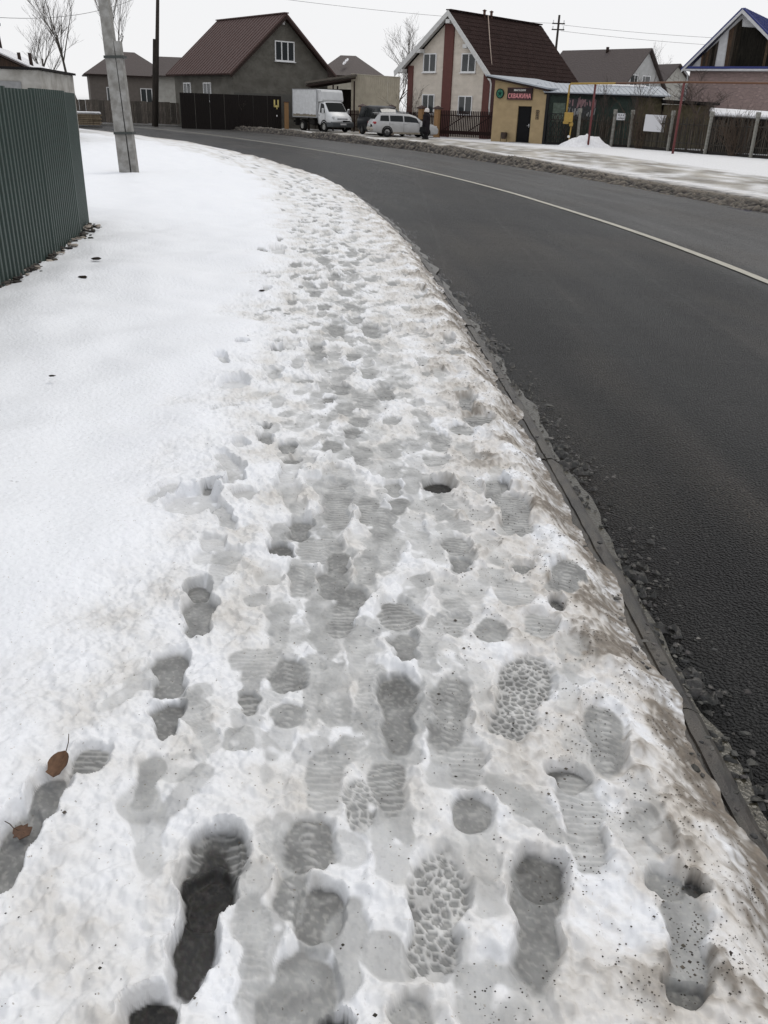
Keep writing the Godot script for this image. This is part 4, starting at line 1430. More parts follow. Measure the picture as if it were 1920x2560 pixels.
func build_brick_house() -> void:
	var y0 := FAR_LEVEL
	var h := thing("brick_house", "pinkish brick house with a blue metal roof and weathered boards in its gable", "house", Vector3(17.75, y0, -58), -33)
	var wall := S()
	box(wall, Vector3(3.6, 2.15, -4.5), Vector3(7.2, 4.3, 9.0))
	var brick := mat("pink brick", Color(0.33, 0.265, 0.25), 0.9, "brick", 1.15)
	brick.uv1_world_triplanar = false
	part(wall, "wall", brick, h)
	# gable: white sheet with two fields of weathered boards
	var ax := 2.5
	var ay := 7.35 - y0
	var gl := Vector2(0.0, 4.58 - y0)
	var gr := Vector2(6.4, 4.58 - y0)
	var gab := S()
	prism(gab, [gl, gr, Vector2(ax, ay)], -0.3, -0.05)
	part(gab, "gable_sheet", mat("white sheet", Color(0.55, 0.55, 0.56), 0.6, "mottle", 1.5), h)
	var tones := [Color(0.15, 0.085, 0.045), Color(0.10, 0.062, 0.038), Color(0.06, 0.045, 0.032), Color(0.03, 0.026, 0.021), Color(0.022, 0.021, 0.018), Color(0.045, 0.036, 0.028), Color(0.125, 0.088, 0.052)]
	var f1 := [Vector2(0.55, 4.64 - y0), Vector2(1.46, 4.64 - y0), Vector2(1.42, 6.0 - y0), Vector2(0.53, 5.18 - y0)]
	var f2 := [Vector2(1.95, 4.64 - y0), Vector2(6.1, 4.64 - y0), Vector2(3.3, 6.62 - y0), Vector2(2.55, 6.68 - y0), Vector2(2.5, 7.08 - y0), Vector2(1.88, 6.5 - y0)]
	var r := RandomNumberGenerator.new()
	r.seed = 5
	for f in [[f1, 0.5, 6, 0], [f2, 1.85, 29, 1]]:
		for k in f[2]:
			var x0: float = f[1] + k * 0.15
			var poly := clip_right(f[0], x0, x0 + 0.143)
			if poly.size() < 3:
				continue
			var st := S()
			prism(st, Array(poly), -0.05, 0.0 + r.randf_range(-0.006, 0.006))
			var pick := 0
			if f[3] == 0:
				pick = [0, 2, 1, 2, 3, 5][k]
			else:
				pick = clampi(int(k * 0.75) + r.randi_range(-1, 1), 0, 4) if k < 14 else [4, 3, 5, 6][r.randi_range(0, 3)]
			part(st, "board", mat("gable board %d" % pick, tones[pick], 0.9, "wood", 1.3), h)
	var blue := mat("blue metal", Color(0.012, 0.024, 0.16), 0.5, "mottle", 2.0)
	for e in [Vector2(-0.45, 4.42 - y0), Vector2(6.9, 4.0 - y0)]:
		var rf := roof_slab(h, "roof_slope", Vector2(ax, 7.55 - y0), e, -9.3, 0.35, 0.08, blue)
		var d: Vector2 = (e - Vector2(ax, 7.55 - y0)).normalized()
		var nn := Vector2(-d.y, d.x)
		nn = nn if nn.y > 0 else -nn
		var rb := S()
		for k in 24:
			var z := -9.2 + k * 0.4
			prism(rb, [Vector2(ax, 7.55 - y0) + nn * 0.078, e + nn * 0.078, e + nn * 0.11, Vector2(ax, 7.55 - y0) + nn * 0.11], z, z + 0.06)
		part(rb, "rib", blue, rf)
		var bd := S()
		prism(bd, [Vector2(ax, 7.53 - y0), e, e + Vector2(0, -0.16), Vector2(ax, 7.33 - y0)], 0.352, 0.38)
		part(bd, "bargeboard", mat("white sheet"), h)
	var le := S()
	prism(le, [Vector2(-0.3, 4.5 - y0), Vector2(7.3, 4.5 - y0), Vector2(7.3, 4.62 - y0), Vector2(-0.3, 4.62 - y0)], -0.04, 0.3)
	part(le, "ledge_flashing", blue, h)
	var gt := S()
	box(gt, Vector3(3.5, 4.42 - y0, 0.33), Vector3(7.7, 0.11, 0.12), Basis(), 0.02)
	part(gt, "gutter", mat("white sheet"), h)
	var dp := S(true)
	tube(dp, [Vector3(-0.25, 4.36 - y0, 0.3), Vector3(-0.08, 4.15 - y0, 0.12), Vector3(-0.05, 3.9 - y0, 0.1), Vector3(-0.05, 0.3, 0.1)], [0.05, 0.05, 0.05, 0.05], 8)
	part(dp, "downpipe", mat("white sheet"), h)

func build_left_yard() -> void:
	var y0 := 0.1
	var g := thing("pale_garage", "pale flat-roofed garage rising behind the green fence", "garage", Vector3(-16.6, y0, -34), 8)
	var w := S()
	box(w, Vector3(0, 1.25, -3.0), Vector3(7.0, 2.5, 6.0), Basis(), 0.02)
	part(w, "wall", mat("pale concrete", Color(0.36, 0.35, 0.325), 0.9, "stain", 3.0), g)
	var cap := S()
	box(cap, Vector3(0, 2.54, -3.0), Vector3(7.2, 0.08, 6.2))
	part(cap, "roof", mat("tar roof"), g)
	var dr := S()
	box(dr, Vector3(1.6, 1.05, 0.02), Vector3(2.4, 2.1, 0.06), Basis(), 0.01)
	part(dr, "garage_door", mat("grey door", Color(0.22, 0.22, 0.22), 0.6, "mottle", 1.0), g)
	var h := thing("brown_gabled_house", "house with a snow-edged brown gable behind the pale garage", "house", Vector3(-20.6, y0, -44), 12)
	var hw := S()
	prism(hw, [Vector2(-4, 0), Vector2(3.6, 0), Vector2(3.6, 2.6), Vector2(1.0, 3.7), Vector2(-4, 2.0)], -7, 0)
	part(hw, "wall", mat("brown boards", Color(0.075, 0.045, 0.03), 0.9, "wood", 1.2), h)
	for e in [Vector2(-4.3, 1.95), Vector2(4.2, 2.4)]:
		var rf := roof_slab(h, "roof_slope", Vector2(1.0, 3.75), e, -7.3, 0.3, 0.08, mat("brown metal tile"))
		var d: Vector2 = (e - Vector2(1.0, 3.75)).normalized()
		var nn := Vector2(-d.y, d.x)
		nn = nn if nn.y > 0 else -nn
		var st := S()
		prism(st, [Vector2(1.0, 3.75) + nn * 0.08, e + nn * 0.08, e + nn * 0.13, Vector2(1.0, 3.75) + nn * 0.14], -7.2, 0.2)
		part(st, "roof_snow", mat("heap snow"), rf)
	for q in [2.6, 3.1]:
		var st := S(true)
		tube(st, [Vector3(q, 2.6, -1.5), Vector3(q - 0.05, 3.55, -1.5)], [0.09, 0.08], 8)
		part(st, "chimney_pipe", mat("dark brown trim"), h)
	# stacked boards under snow at the road side
	var l := thing("board_stack", "stack of pale boards under snow by the far bend", "boards", Vector3(-22.6, 0.0, -66), 20)
	for k in 6:
		var st := S()
		box(st, Vector3(0.1 * (k % 2), 0.14 + k * 0.12, 0), Vector3(2.6, 0.1, 1.2), Basis(Vector3.UP, 0.04 * (k % 3)), 0.01)
		part(st, "board", mat("raw boards", Color(0.30, 0.25, 0.18), 0.9, "wood", 1.0), l)
	var sn := S()
	box(sn, Vector3(0.1, 0.88, 0), Vector3(2.6, 0.16, 1.2), Basis(), 0.06)
	part(sn, "snow_cap", mat("heap snow"), l)

# ------------------------------------------------------------------ fences
func corrugated(st: SurfaceTool, w: float, h: float, pitch: float, amp: float, thick := 0.006) -> void:
	# trapezoid profile along x, height along y
	var xs := PackedVector2Array()
	var n := int(round(w / pitch))
	var p := w / n
	for k in n:
		var x := -w / 2 + k * p
		xs.append(Vector2(x, 0))
		xs.append(Vector2(x + p * 0.38, 0))
		xs.append(Vector2(x + p * 0.5, amp))
		xs.append(Vector2(x + p * 0.88, amp))
	xs.append(Vector2(w / 2, 0))
	for k in xs.size() - 1:
		var a := xs[k]
		var b := xs[k + 1]
		quad(st, Vector3(a.x, h, a.y), Vector3(b.x, h, b.y), Vector3(b.x, 0, b.y), Vector3(a.x, 0, a.y))
		quad(st, Vector3(b.x, h, b.y - thick), Vector3(a.x, h, a.y - thick), Vector3(a.x, 0, a.y - thick), Vector3(b.x, 0, b.y - thick))
		quad(st, Vector3(a.x, h, a.y - thick), Vector3(b.x, h, b.y - thick), Vector3(b.x, h, b.y), Vector3(a.x, h, a.y))

func build_green_fence() -> void:
	var f := thing("green_fence", "dark green corrugated metal fence along the left edge of the snowfield", "fence")
	var green := mat("green steel", Color(0.020, 0.042, 0.034), 0.5, "mottle", 1.6)
	var line := [Vector2(-3.02, 3.0), Vector2(-3.05, -1.0), Vector2(-3.15, -4.5), Vector2(-3.29, -7.1), Vector2(-3.48, -8.8), Vector2(-3.72, -10.3), Vector2(-4.07, -11.65)]
	var i := 0
	for s in line.size() - 1:
		var a: Vector2 = line[s]
		var b: Vector2 = line[s + 1]
		var count := maxi(1, int(round(a.distance_to(b) / 1.13)))
		for k in count:
			var p := a.lerp(b, k / float(count))
			var q := a.lerp(b, (k + 1) / float(count))
			var st := S()
			var w := p.distance_to(q) + (0.02 if i % 3 != 1 else -0.03)
			corrugated(st, w, 1.64 + 0.012 * (i % 2), 0.105, 0.036)
			var sh := part(st, "sheet", green, f)
			var m := (p + q) / 2
			var d := (q - p).normalized()
			sh.position = Vector3(m.x, 0.065, m.y)
			# local z faces the footpath
			sh.rotation.y = atan2(-d.y, d.x)
			if sh.basis.z.x < 0:
				sh.rotation.y += PI
			sh.position += sh.basis.z * (0.006 * (i % 2))
			i += 1
			var po := S()
			box(po, Vector3(q.x - 0.09, 0.85, q.y), Vector3(0.06, 1.7, 0.06))
			part(po, "post", mat("fence steel", Color(0.03, 0.035, 0.032), 0.6), f)
		for y in [0.45, 1.35]:
			var rl := S()
			var dd := (b - a).normalized()
			tube(rl, [Vector3(a.x - 0.045, y, a.y), Vector3(b.x - 0.045, y, b.y)], [0.025, 0.025], 4)
			part(rl, "rail", mat("fence steel"), f)
	# the fence turns the corner into the yard
	for k in 4:
		var st := S()
		corrugated(st, 1.15, 1.64, 0.105, 0.036)
		var sh := part(st, "sheet", green, f)
		sh.position = Vector3(-4.66 - k * 1.13, 0.065, -11.72 - k * 0.1)
		sh.rotation.y = PI - 0.09

func build_brown_fences() -> void:
	var y0 := FAR_LEVEL
	var brick := mat("orange brick", Color(0.33, 0.19, 0.085), 0.85, "mottle", 0.5)
	var capm := mat("pillar cap", Color(0.055, 0.03, 0.026), 0.7)
	var pillars := [[-7.29, "leftmost brick fence pillar, beside the black van"], [-4.41, "brick fence pillar behind the roof of the white estate car"], [-1.53, "brick fence pillar just left of the person in the dark coat"], [-0.07, "brick pillar at the left end of the brown picket gate"]]
	var dir := Vector3(cos(deg_to_rad(-44)), 0, -sin(deg_to_rad(-44)))
	var gate_dir := Vector3(cos(deg_to_rad(-28)), 0, -sin(deg_to_rad(-28)))
	var base := Vector3(2.75, y0, -62)
	for p in pillars:
		var t := thing("fence_pillar", p[1], "pillar", base + dir * p[0], -44, "brick fence pillars of the cream house")
		var st := S()
		box(st, Vector3(0, 0.86, 0), Vector3(0.34, 1.72, 0.34), Basis(), 0.012)
		part(st, "shaft", brick, t)
		var c := S()
		box(c, Vector3(0, 1.76, 0), Vector3(0.5, 0.07, 0.5), Basis(), 0.01)
		var top := Vector3(0, 1.94, 0)
		for k in 4:
			var a := Vector3(0.25, 1.795, 0.25).rotated(Vector3.UP, k * PI / 2)
			var b := Vector3(0.25, 1.795, 0.25).rotated(Vector3.UP, (k + 1) * PI / 2)
			tri(c, top, b, a)
		part(c, "cap", capm, t)
	# picket panels between the pillars
	var dark := mat("brown pickets", Color(0.022, 0.011, 0.010), 0.6, "mottle", 1.0)
	var spans := [[-9.2, -7.5, "brown picket panel left of the leftmost brick pillar", 1.5], [-7.08, -4.62, "brown picket panel behind the black van and the estate car's roof", 1.52], [-4.2, -1.74, "brown picket panel above the bonnet of the white estate car", 1.52], [-1.32, -0.28, "narrow brown picket wicket behind the person", 1.55], [0.14, 3.86, "wide brown picket gate between the brick pillar and the shop", 1.68]]
	for s in spans:
		var wide: bool = s[1] > 0.0
		var f := thing("picket_gate" if wide else "brown_picket_fence", s[2], "gate" if wide else "fence", base + (gate_dir if wide else dir) * ((s[0] + s[1]) / 2.0), -28 if wide else -44, "" if wide else "brown picket panels of the cream house")
		var w: float = s[1] - s[0]
		var n := int(w / 0.128)
		for k in n:
			var st := S()
			var x := -w / 2 + (k + 0.5) * w / n
			prism(st, [Vector2(-0.04, 0.10), Vector2(0.04, 0.10), Vector2(0.04, s[3] - 0.03), Vector2(0.0, s[3]), Vector2(-0.04, s[3] - 0.03)], 0.0, 0.02)
			var pk := part(st, "picket", dark, f)
			pk.position.x = x
		for y in [0.4, s[3] - 0.3]:
			var st := S()
			box(st, Vector3(0, y, -0.025), Vector3(w, 0.06, 0.04))
			part(st, "rail", dark, f)
		if wide:
			for sgn in [0, 1]:   # diagonal braces of the two leaves, low boards
				var st := S()
				var x0: float = -w / 2 + sgn * w / 2 + 0.1
				tube(st, [Vector3(x0, 0.4, -0.03), Vector3(x0 + w / 2 - 0.2, s[3] - 0.3, -0.03)], [0.03, 0.03], 4)
				part(st, "brace", dark, f)
			var kb := S()
			box(kb, Vector3(0, 0.36, -0.03), Vector3(w, 0.22, 0.02))
			part(kb, "kick_board", dark, f)
	# dark sheet gate and fence in front of the grey house
	var g := thing("dark_gate", "black brown sheet metal gate before the grey house with a yellow mark", "gate", Vector3(-11.66, -0.03, -71.06), 20)
	g.scale = Vector3.ONE * 1.1
	for k in 7:
		var st := S()
		corrugated(st, 0.98, 2.22, 0.14, 0.02)
		var sh := part(st, "sheet", mat("black brown sheet", Color(0.014, 0.011, 0.010), 0.5, "mottle", 1.0), g)
		sh.position.x = (k - 3.9) * 1.0
	var yl := S()
	for q in [[2.10, 1.76, 0.1, 0.46], [2.36, 1.76, 0.1, 0.46], [2.23, 1.58, 0.3, 0.12], [2.27, 1.48, 0.07, 0.16]]:
		box(yl, Vector3(q[0], q[1], 0.035), Vector3(q[2], q[3], 0.012))
	part(yl, "yellow_mark", mat("yellow paint", Color(0.55, 0.45, 0.16), 0.6), g)
	var wk := S()
	box(wk, Vector3(2.25, 0.98, 0.04), Vector3(0.07, 0.1, 0.03))
	part(wk, "lock_plate", mat("white frame"), g)
	var pb := thing("gate_pillar", "slim brick gate pillar half hidden by the white truck", "pillar", Vector3(-8.6, -0.03, -72.1), 20)
	var ps := S()
	box(ps, Vector3(0, 1.02, 0), Vector3(0.3, 2.04, 0.3), Basis(), 0.01)
	part(ps, "shaft", brick, pb)
	var pc := S()
	box(pc, Vector3(0, 2.07, 0), Vector3(0.4, 0.07, 0.4), Basis(), 0.02)
	part(pc, "cap", capm, pb)
	# grey fence farther left along the bend
	var lf := thing("grey_fence", "long grey board fence along the far side of the bend", "fence", Vector3(-20.5, y0, -77.0), 34)
	for k in 24:
		var st := S()
		box(st, Vector3((k - 12) * 0.5, 0.8, 0.005 * (k % 3)), Vector3(0.48, 1.6 + 0.03 * (k % 4), 0.03))
		part(st, "board", mat("grey fence board %d" % (k % 3), [Color(0.17, 0.155, 0.14), Color(0.13, 0.12, 0.11), Color(0.21, 0.19, 0.175)][k % 3], 0.9, "wood", 1.0), lf)

func build_picket_fence() -> void:
	# weathered pickets on concrete posts, from the shop corner to the right edge of the picture
	var y0 := 0.06
	var line := [Vector2(8.95, -54.7), Vector2(10.7, -54.6), Vector2(13.58, -53.9), Vector2(14.75, -50.0), Vector2(15.9, -47.3), Vector2(17.15, -44.4), Vector2(18.6, -41.2), Vector2(20.0, -38.0)]
	var r := RandomNumberGenerator.new()
	r.seed = 12
	var f := thing("picket_fence", "weathered grey picket fence on slim rails along the right side of the street", "fence")
	var woods := []
	for k in 4:
		woods.append(mat("grey picket %d" % k, [Color(0.085, 0.077, 0.066), Color(0.055, 0.05, 0.043), Color(0.12, 0.108, 0.09), Color(0.04, 0.036, 0.03)][k], 0.95, "wood", 0.8))
	var made := []
	for v in 4:
		var st := S()
		prism(st, [Vector2(-0.024, 0), Vector2(0.024, 0), Vector2(0.022, 1.56), Vector2(0.0, 1.63), Vector2(-0.022, 1.56)], -0.011, 0.011)
		made.append(commit(st))
	for s in line.size() - 1:
		var a: Vector2 = line[s]
		var b: Vector2 = line[s + 1]
		var n := int(a.distance_to(b) / 0.125)
		var d := (b - a).normalized()
		var turn := atan2(-d.y, d.x)
		for k in n:
			var p := a.lerp(b, (k + 0.5) / n)
			if r.randf() < 0.04:
				continue
			var o := put(made[k % 4], "picket", woods[r.randi_range(0, 3)], f)
			o.position = Vector3(p.x, y0 + 0.12 + r.randf_range(-0.05, 0.05), p.y)
			o.rotation = Vector3(r.randf_range(-0.02, 0.02), turn, r.randfn(0.0, 0.025))
			o.scale.y = r.randf_range(0.94, 1.04)
		for y in [0.5, 1.4]:
			var st := S()
			tube(st, [Vector3(a.x, y0 + y, a.y - 0.04), Vector3(b.x, y0 + y, b.y - 0.04)], [0.03, 0.03], 4)
			part(st, "rail", woods[1], f)
		var kb := S()
		var mid := (a + b) / 2
		box(kb, Vector3(mid.x, y0 + 0.1, mid.y), Vector3(a.distance_to(b), 0.2, 0.06), Basis(Vector3.UP, turn))
		part(kb, "base_board", mat("dark plinth", Color(0.03, 0.027, 0.025), 0.9, "mottle", 1.0), f)
	# concrete posts
	var names := ["leaning concrete fence post behind the snow heap", "concrete fence post left of the small white notice", "concrete fence post between the two white boards", "concrete fence post right of the large white board", "concrete fence post in front of the snowy shed's left end", "second concrete fence post from the right edge, by the snowy shed", "", ""]
	var spots := [Vector2(10.7, -54.4), Vector2(12.6, -54.0), Vector2(13.58, -53.7), Vector2(14.72, -49.8), Vector2(15.85, -47.1), Vector2(17.1, -44.2)]
	for k in spots.size():
		var p := thing("concrete_post", names[k], "post", Vector3(spots[k].x, y0, spots[k].y), 20, "concrete posts of the picket fence")
		p.rotation.z = [0.03, -0.01, 0.02, 0.0, -0.015, 0.01][k]
		var st := S()
		box(st, Vector3(0, 0.9, 0), Vector3(0.13, 1.8, 0.13), Basis(), 0.015)
		part(st, "shaft", mat("old concrete", Color(0.27, 0.265, 0.24), 0.95, "stain", 0.6), p)
		var hd := S()
		box(hd, Vector3(0, 1.92, 0), Vector3(0.2, 0.26, 0.18), Basis(), 0.03)
		part(hd, "head", mat("old concrete"), p)
	# white boards on the fence
	var wb := thing("white_board", "large blank white board hung on the picket fence", "board", Vector3(14.28, y0, -51.3), -48)
	var bs := S()
	box(bs, Vector3(0, 1.40, 0.1), Vector3(1.3, 0.84, 0.03), Basis(Vector3.BACK, -0.02), 0.006)
	part(bs, "face", mat("white board face", Color(0.6, 0.6, 0.62), 0.5), wb)
	var bl := S()
	for q in [-0.4, 0.4]:
		box(bl, Vector3(q, 1.42, 0.05), Vector3(0.05, 0.9, 0.03))
	part(bl, "batten", woods[1], wb)
	var nb := thing("white_notice", "small white printed notice on the picket fence", "notice", Vector3(12.92, y0, -53.95), 4)
	var ns := S()
	box(ns, Vector3(0, 1.68, 0.12), Vector3(0.5, 0.36, 0.012), Basis(), 0.003)
	part(ns, "sheet", mat("white board face"), nb)
	for k in 3:
		var ln := S()
		box(ln, Vector3(-0.13 + k * 0.13, 1.76, 0.1275), Vector3(0.06, 0.08, 0.004))
		part(ln, "print", mat("grey print", Color(0.15, 0.15, 0.16), 0.7), nb)
	var l2 := S()
	box(l2, Vector3(0, 1.6, 0.1275), Vector3(0.36, 0.04, 0.004))
	part(l2, "print", mat("grey print"), nb)
	# diamond mesh panel between shop and pickets
	var mp := thing("mesh_panel", "dark diamond mesh panel beside the right corner of the shop", "mesh fence", Vector3(9.35, y0, -54.25), -12)
	var fr := S()
	for q in [[0, 1.72, 1.0, 0.05], [0, 0.1, 1.0, 0.05]]:
		box(fr, Vector3(q[0], q[1], 0), Vector3(q[2], q[3], 0.04))
	for q in [-0.5, 0.5]:
		box(fr, Vector3(q, 0.9, 0), Vector3(0.045, 1.8, 0.05))
	part(fr, "frame", mat("black steel"), mp)
	for sgn in [-1, 1]:
		for k in 11:
			var c := -0.9 + k * 0.26
			var st := S()
			var pts := []
			for t in 2:
				var y := 0.1 + t * 1.62
				pts.append(Vector2(c * 1.0 + sgn * (y - 0.9) * 0.62, y))
			var pa: Vector2 = pts[0]
			var pb: Vector2 = pts[1]
			# keep the wire inside the frame
			var clipped := Geometry2D.intersect_polyline_with_polygon(PackedVector2Array([pa, pb]), PackedVector2Array([Vector2(-0.5, 0.1), Vector2(0.5, 0.1), Vector2(0.5, 1.72), Vector2(-0.5, 1.72)]))
			if clipped.size() == 0:
				continue
			var e: PackedVector2Array = clipped[0]
			tube(st, [Vector3(e[0].x, e[0].y, 0.004 * sgn), Vector3(e[e.size() - 1].x, e[e.size() - 1].y, 0.004 * sgn)], [0.012, 0.012], 4)
			part(st, "wire", mat("black steel"), mp)

func build_gas_pipe() -> void:
	var y0 := 0.06
	var p := thing("gas_pipe", "overhead gas pipe on red posts with a yellow riser by the shop", "pipe")
	var yellow := mat("yellow gas paint", Color(0.38, 0.245, 0.05), 0.6, "mottle", 0.6)
	var red := mat("red oxide paint", Color(0.13, 0.025, 0.025), 0.6, "mottle", 0.8)
	var rust := mat("rusty brown paint", Color(0.14, 0.062, 0.03), 0.7, "mottle", 0.7)
	var t := 3.32
	var st := S(true)
	tube(st, [Vector3(9.62, 1.6, -53.0), Vector3(9.62, t - 0.08, -53.0), Vector3(9.68, t, -52.95), Vector3(10.3, t + 0.01, -52.4), Vector3(11.6, t + 0.01, -50.4)], [0.05, 0.05, 0.05, 0.05, 0.05], 8)
	part(st, "yellow_riser", yellow, p)
	var s2 := S(true)
	tube(s2, [Vector3(11.6, t + 0.01, -50.4), Vector3(13.85, t, -45.9), Vector3(17.2, t, -44.0), Vector3(24.0, t, -39.0)], [0.045, 0.045, 0.045, 0.045], 8)
	part(s2, "overhead_pipe", rust, p)
	for q in [Vector3(10.8, y0, -51.75), Vector3(13.85, y0, -45.9)]:
		var ps := S(true)
		tube(ps, [q + Vector3(0, 0, 0), q + Vector3(0, t - y0 - 0.04, 0)], [0.06, 0.06], 8)
		part(ps, "post", red, p)
	var bx := S()
	box(bx, Vector3(9.74, 1.62, -52.9), Vector3(0.46, 0.5, 0.3), Basis(), 0.02)
	part(bx, "regulator_box", yellow, p)
	var vb := S()
	box(vb, Vector3(9.62, 1.34, -52.9), Vector3(0.3, 0.14, 0.22), Basis(), 0.03)
	box(vb, Vector3(9.93, 1.26, -52.9), Vector3(0.2, 0.22, 0.2), Basis(), 0.04)
	part(vb, "valve_body", yellow, p)
	var lo := S(true)
	tube(lo, [Vector3(9.95, 1.2, -52.9), Vector3(9.9, 0.05, -52.9)], [0.035, 0.035], 8)
	part(lo, "lower_pipe", yellow, p)
	var vl := S(true)
	lathe(vl, [Vector2(0, 0.08), Vector2(0.07, 0.04), Vector2(0.07, -0.04), Vector2(0, -0.08)], 10, Transform3D(Basis(), Vector3(9.86, 0.62, -52.84)))
	part(vl, "valve", mat("white frame"), p)

func build_poles() -> void:
	var p := thing("concrete_pole", "leaning concrete power pole with a side stub on the left verge", "power pole", Vector3(-6.14, 0.1, -20.58))
	p.rotation.z = 0.035
	var con := mat("pole concrete", Color(0.30, 0.295, 0.28), 0.9, "stain", 1.0, "bump", 0.3)
	var st := S()
	for k in 4:
		var a := Vector3(1, 0, 1).rotated(Vector3.UP, k * PI / 2)
		var b := Vector3(1, 0, 1).rotated(Vector3.UP, (k + 1) * PI / 2)
		quad(st, a * 0.075 + Vector3(0, 8.5, 0), b * 0.075 + Vector3(0, 8.5, 0), b * 0.125 - Vector3(0, 0.3, 0), a * 0.125 - Vector3(0, 0.3, 0))
	part(st, "shaft", con, p)
	var sb := S()
	box(sb, Vector3(0.2, 1.25, 0.02), Vector3(0.13, 2.9, 0.2), Basis(Vector3.BACK, 0.012), 0.015)
	part(sb, "stub", con, p)
	for y in [0.9, 2.4]:
		var bd := S()
		box(bd, Vector3(0.08, y, 0), Vector3(0.42, 0.05, 0.3))
		part(bd, "band", mat("fence steel"), p)
	var arm := S()
	box(arm, Vector3(0, 7.9, 0), Vector3(1.6, 0.1, 0.1))
	part(arm, "crossarm", mat("fence steel"), p)
	var p2 := thing("wooden_pole", "dark wooden power pole on a stub across the road", "power pole", Vector3(-18.8, 0.1, -72))
	p2.rotation.z = -0.1
	var s2 := S(true)
	tube(s2, [Vector3(0, -0.2, 0), Vector3(0, 5.0, 0), Vector3(0, 10.5, 0)], [0.17, 0.15, 0.11], 9)
	part(s2, "shaft", mat("dark pole wood", Color(0.045, 0.038, 0.032), 0.95, "wood", 1.0), p2)
	var s3 := S()
	box(s3, Vector3(-0.2, 2.9, 0), Vector3(0.2, 6.0, 0.24), Basis(), 0.02)
	part(s3, "stub", mat("dark pole wood"), p2)
	var p3 := thing("distant_wooden_pole", "thin wooden pole in front of the trees at the upper left", "power pole", Vector3(-20.7, 0.1, -50))
	p3.rotation.z = 0.06
	var s4 := S(true)
	tube(s4, [Vector3(0, -0.2, 0), Vector3(0, 6.0, 0)], [0.13, 0.09], 8)
	part(s4, "shaft", mat("dark pole wood"), p3)
	for y in [4.9, 5.3, 5.7]:
		var ins := S(true)
		tube(ins, [Vector3(0, y, 0), Vector3(0.22, y + 0.02, 0), Vector3(0.22, y + 0.14, 0)], [0.02, 0.02, 0.035], 6)
		part(ins, "insulator", mat("dark pole wood"), p3)
	var p4 := thing("roofside_pole", "small power pole top with insulators rising behind the cream house roof", "power pole", Vector3(15.0, 0.1, -92))
	var s5 := S(true)
	tube(s5, [Vector3(0, 0, 0), Vector3(0, 10.2, 0)], [0.14, 0.1], 8)
	part(s5, "shaft", mat("dark pole wood"), p4)
	for y in [9.0, 9.5]:
		var ca := S()
		box(ca, Vector3(0, y, 0), Vector3(1.2, 0.1, 0.1))
		part(ca, "crossarm", mat("dark pole wood"), p4)
		for q in [-0.5, 0.5]:
			var ins := S(true)
			tube(ins, [Vector3(q, y, 0), Vector3(q, y + 0.28, 0)], [0.03, 0.06], 6)
			part(ins, "insulator", mat("white frame"), p4)
	# wires
	var wires := [
		[Vector3(-6.5, 7.9, -20.6), Vector3(-19.6, 9.6, -72), "sagging power cable from the concrete pole to the wooden pole"],
		[Vector3(-19.7, 9.9, -72), Vector3(15.0, 9.6, -92), "thin power cable running behind the house roofs"],
		[Vector3(15.3, 9.5, -92), Vector3(46.0, 8.4, -84), "thin power cable right of the cream house roof"],
		[Vector3(15.3, 9.0, -92), Vector3(46.0, 7.7, -84), "lower thin power cable right of the cream house roof"],
		[Vector3(-20.9, 5.4, -50), Vector3(-19.5, 8.6, -72), "thin power cable at the upper left between two wooden poles"]]
	for w in wires:
		var pts := []
		var rad := []
		for k in 17:
			var t := k / 16.0
			pts.append((w[0] as Vector3).lerp(w[1], t) - Vector3(0, 4.0 * 0.45 * t * (1.0 - t), 0))
			rad.append(0.012)
		var st2 := S(true)
		tube(st2, pts, rad, 4)
		var o := part(st2, "power_cable", mat("cable", Color(0.05, 0.05, 0.05), 0.7))
		tag(o, w[2], "cable", "power cables")

# ------------------------------------------------------------------ vehicles
func dark_glass() -> StandardMaterial3D:
	var m := mat("car glass", Color(0.012, 0.014, 0.015), 0.12)
	m.metallic_specular = 0.3
	return m

# a body lofted through stations [x, sill y, belt y, top y, sill half-width, belt half-width, top half-width]; x is forward
func section(s: Array) -> Array:
	return [Vector2(s[1], 0), Vector2(s[1], s[4] - 0.07), Vector2(s[1] + 0.10, s[4]), Vector2(lerpf(s[1], s[2], 0.7), s[5] + 0.01), Vector2(s[2], s[5] - 0.02), Vector2(s[3] - 0.07, s[6] + 0.015), Vector2(s[3] - 0.015, s[6] - 0.07), Vector2(s[3], 0)]

func loft(st: SurfaceTool, stations: Array) -> void:
	for side in [1, -1]:
		for i in stations.size() - 1:
			var a := section(stations[i])
			var b := section(stations[i + 1])
			for k in a.size() - 1:
				var p := [Vector3(stations[i][0], a[k].x, side * a[k].y), Vector3(stations[i + 1][0], b[k].x, side * b[k].y), Vector3(stations[i + 1][0], b[k + 1].x, side * b[k + 1].y), Vector3(stations[i][0], a[k + 1].x, side * a[k + 1].y)]
				if side > 0:
					quad(st, p[3], p[2], p[1], p[0])
				else:
					quad(st, p[0], p[1], p[2], p[3])
		for e in [0, stations.size() - 1]:
			var a := section(stations[e])
			for k in range(1, a.size() - 1):
				tri(st, Vector3(stations[e][0], a[0].x, 0), Vector3(stations[e][0], a[k].x, side * a[k].y), Vector3(stations[e][0], a[k + 1].x, side * a[k + 1].y))

func station_at(stations: Array, x: float) -> Array:
	for i in stations.size() - 1:
		if x <= stations[i + 1][0]:
			var t := clampf((x - stations[i][0]) / (stations[i + 1][0] - stations[i][0]), 0.0, 1.0)
			var out := []
			for k in 7:
				out.append(lerpf(stations[i][k], stations[i + 1][k], t))
			return out
	return stations[stations.size() - 1]

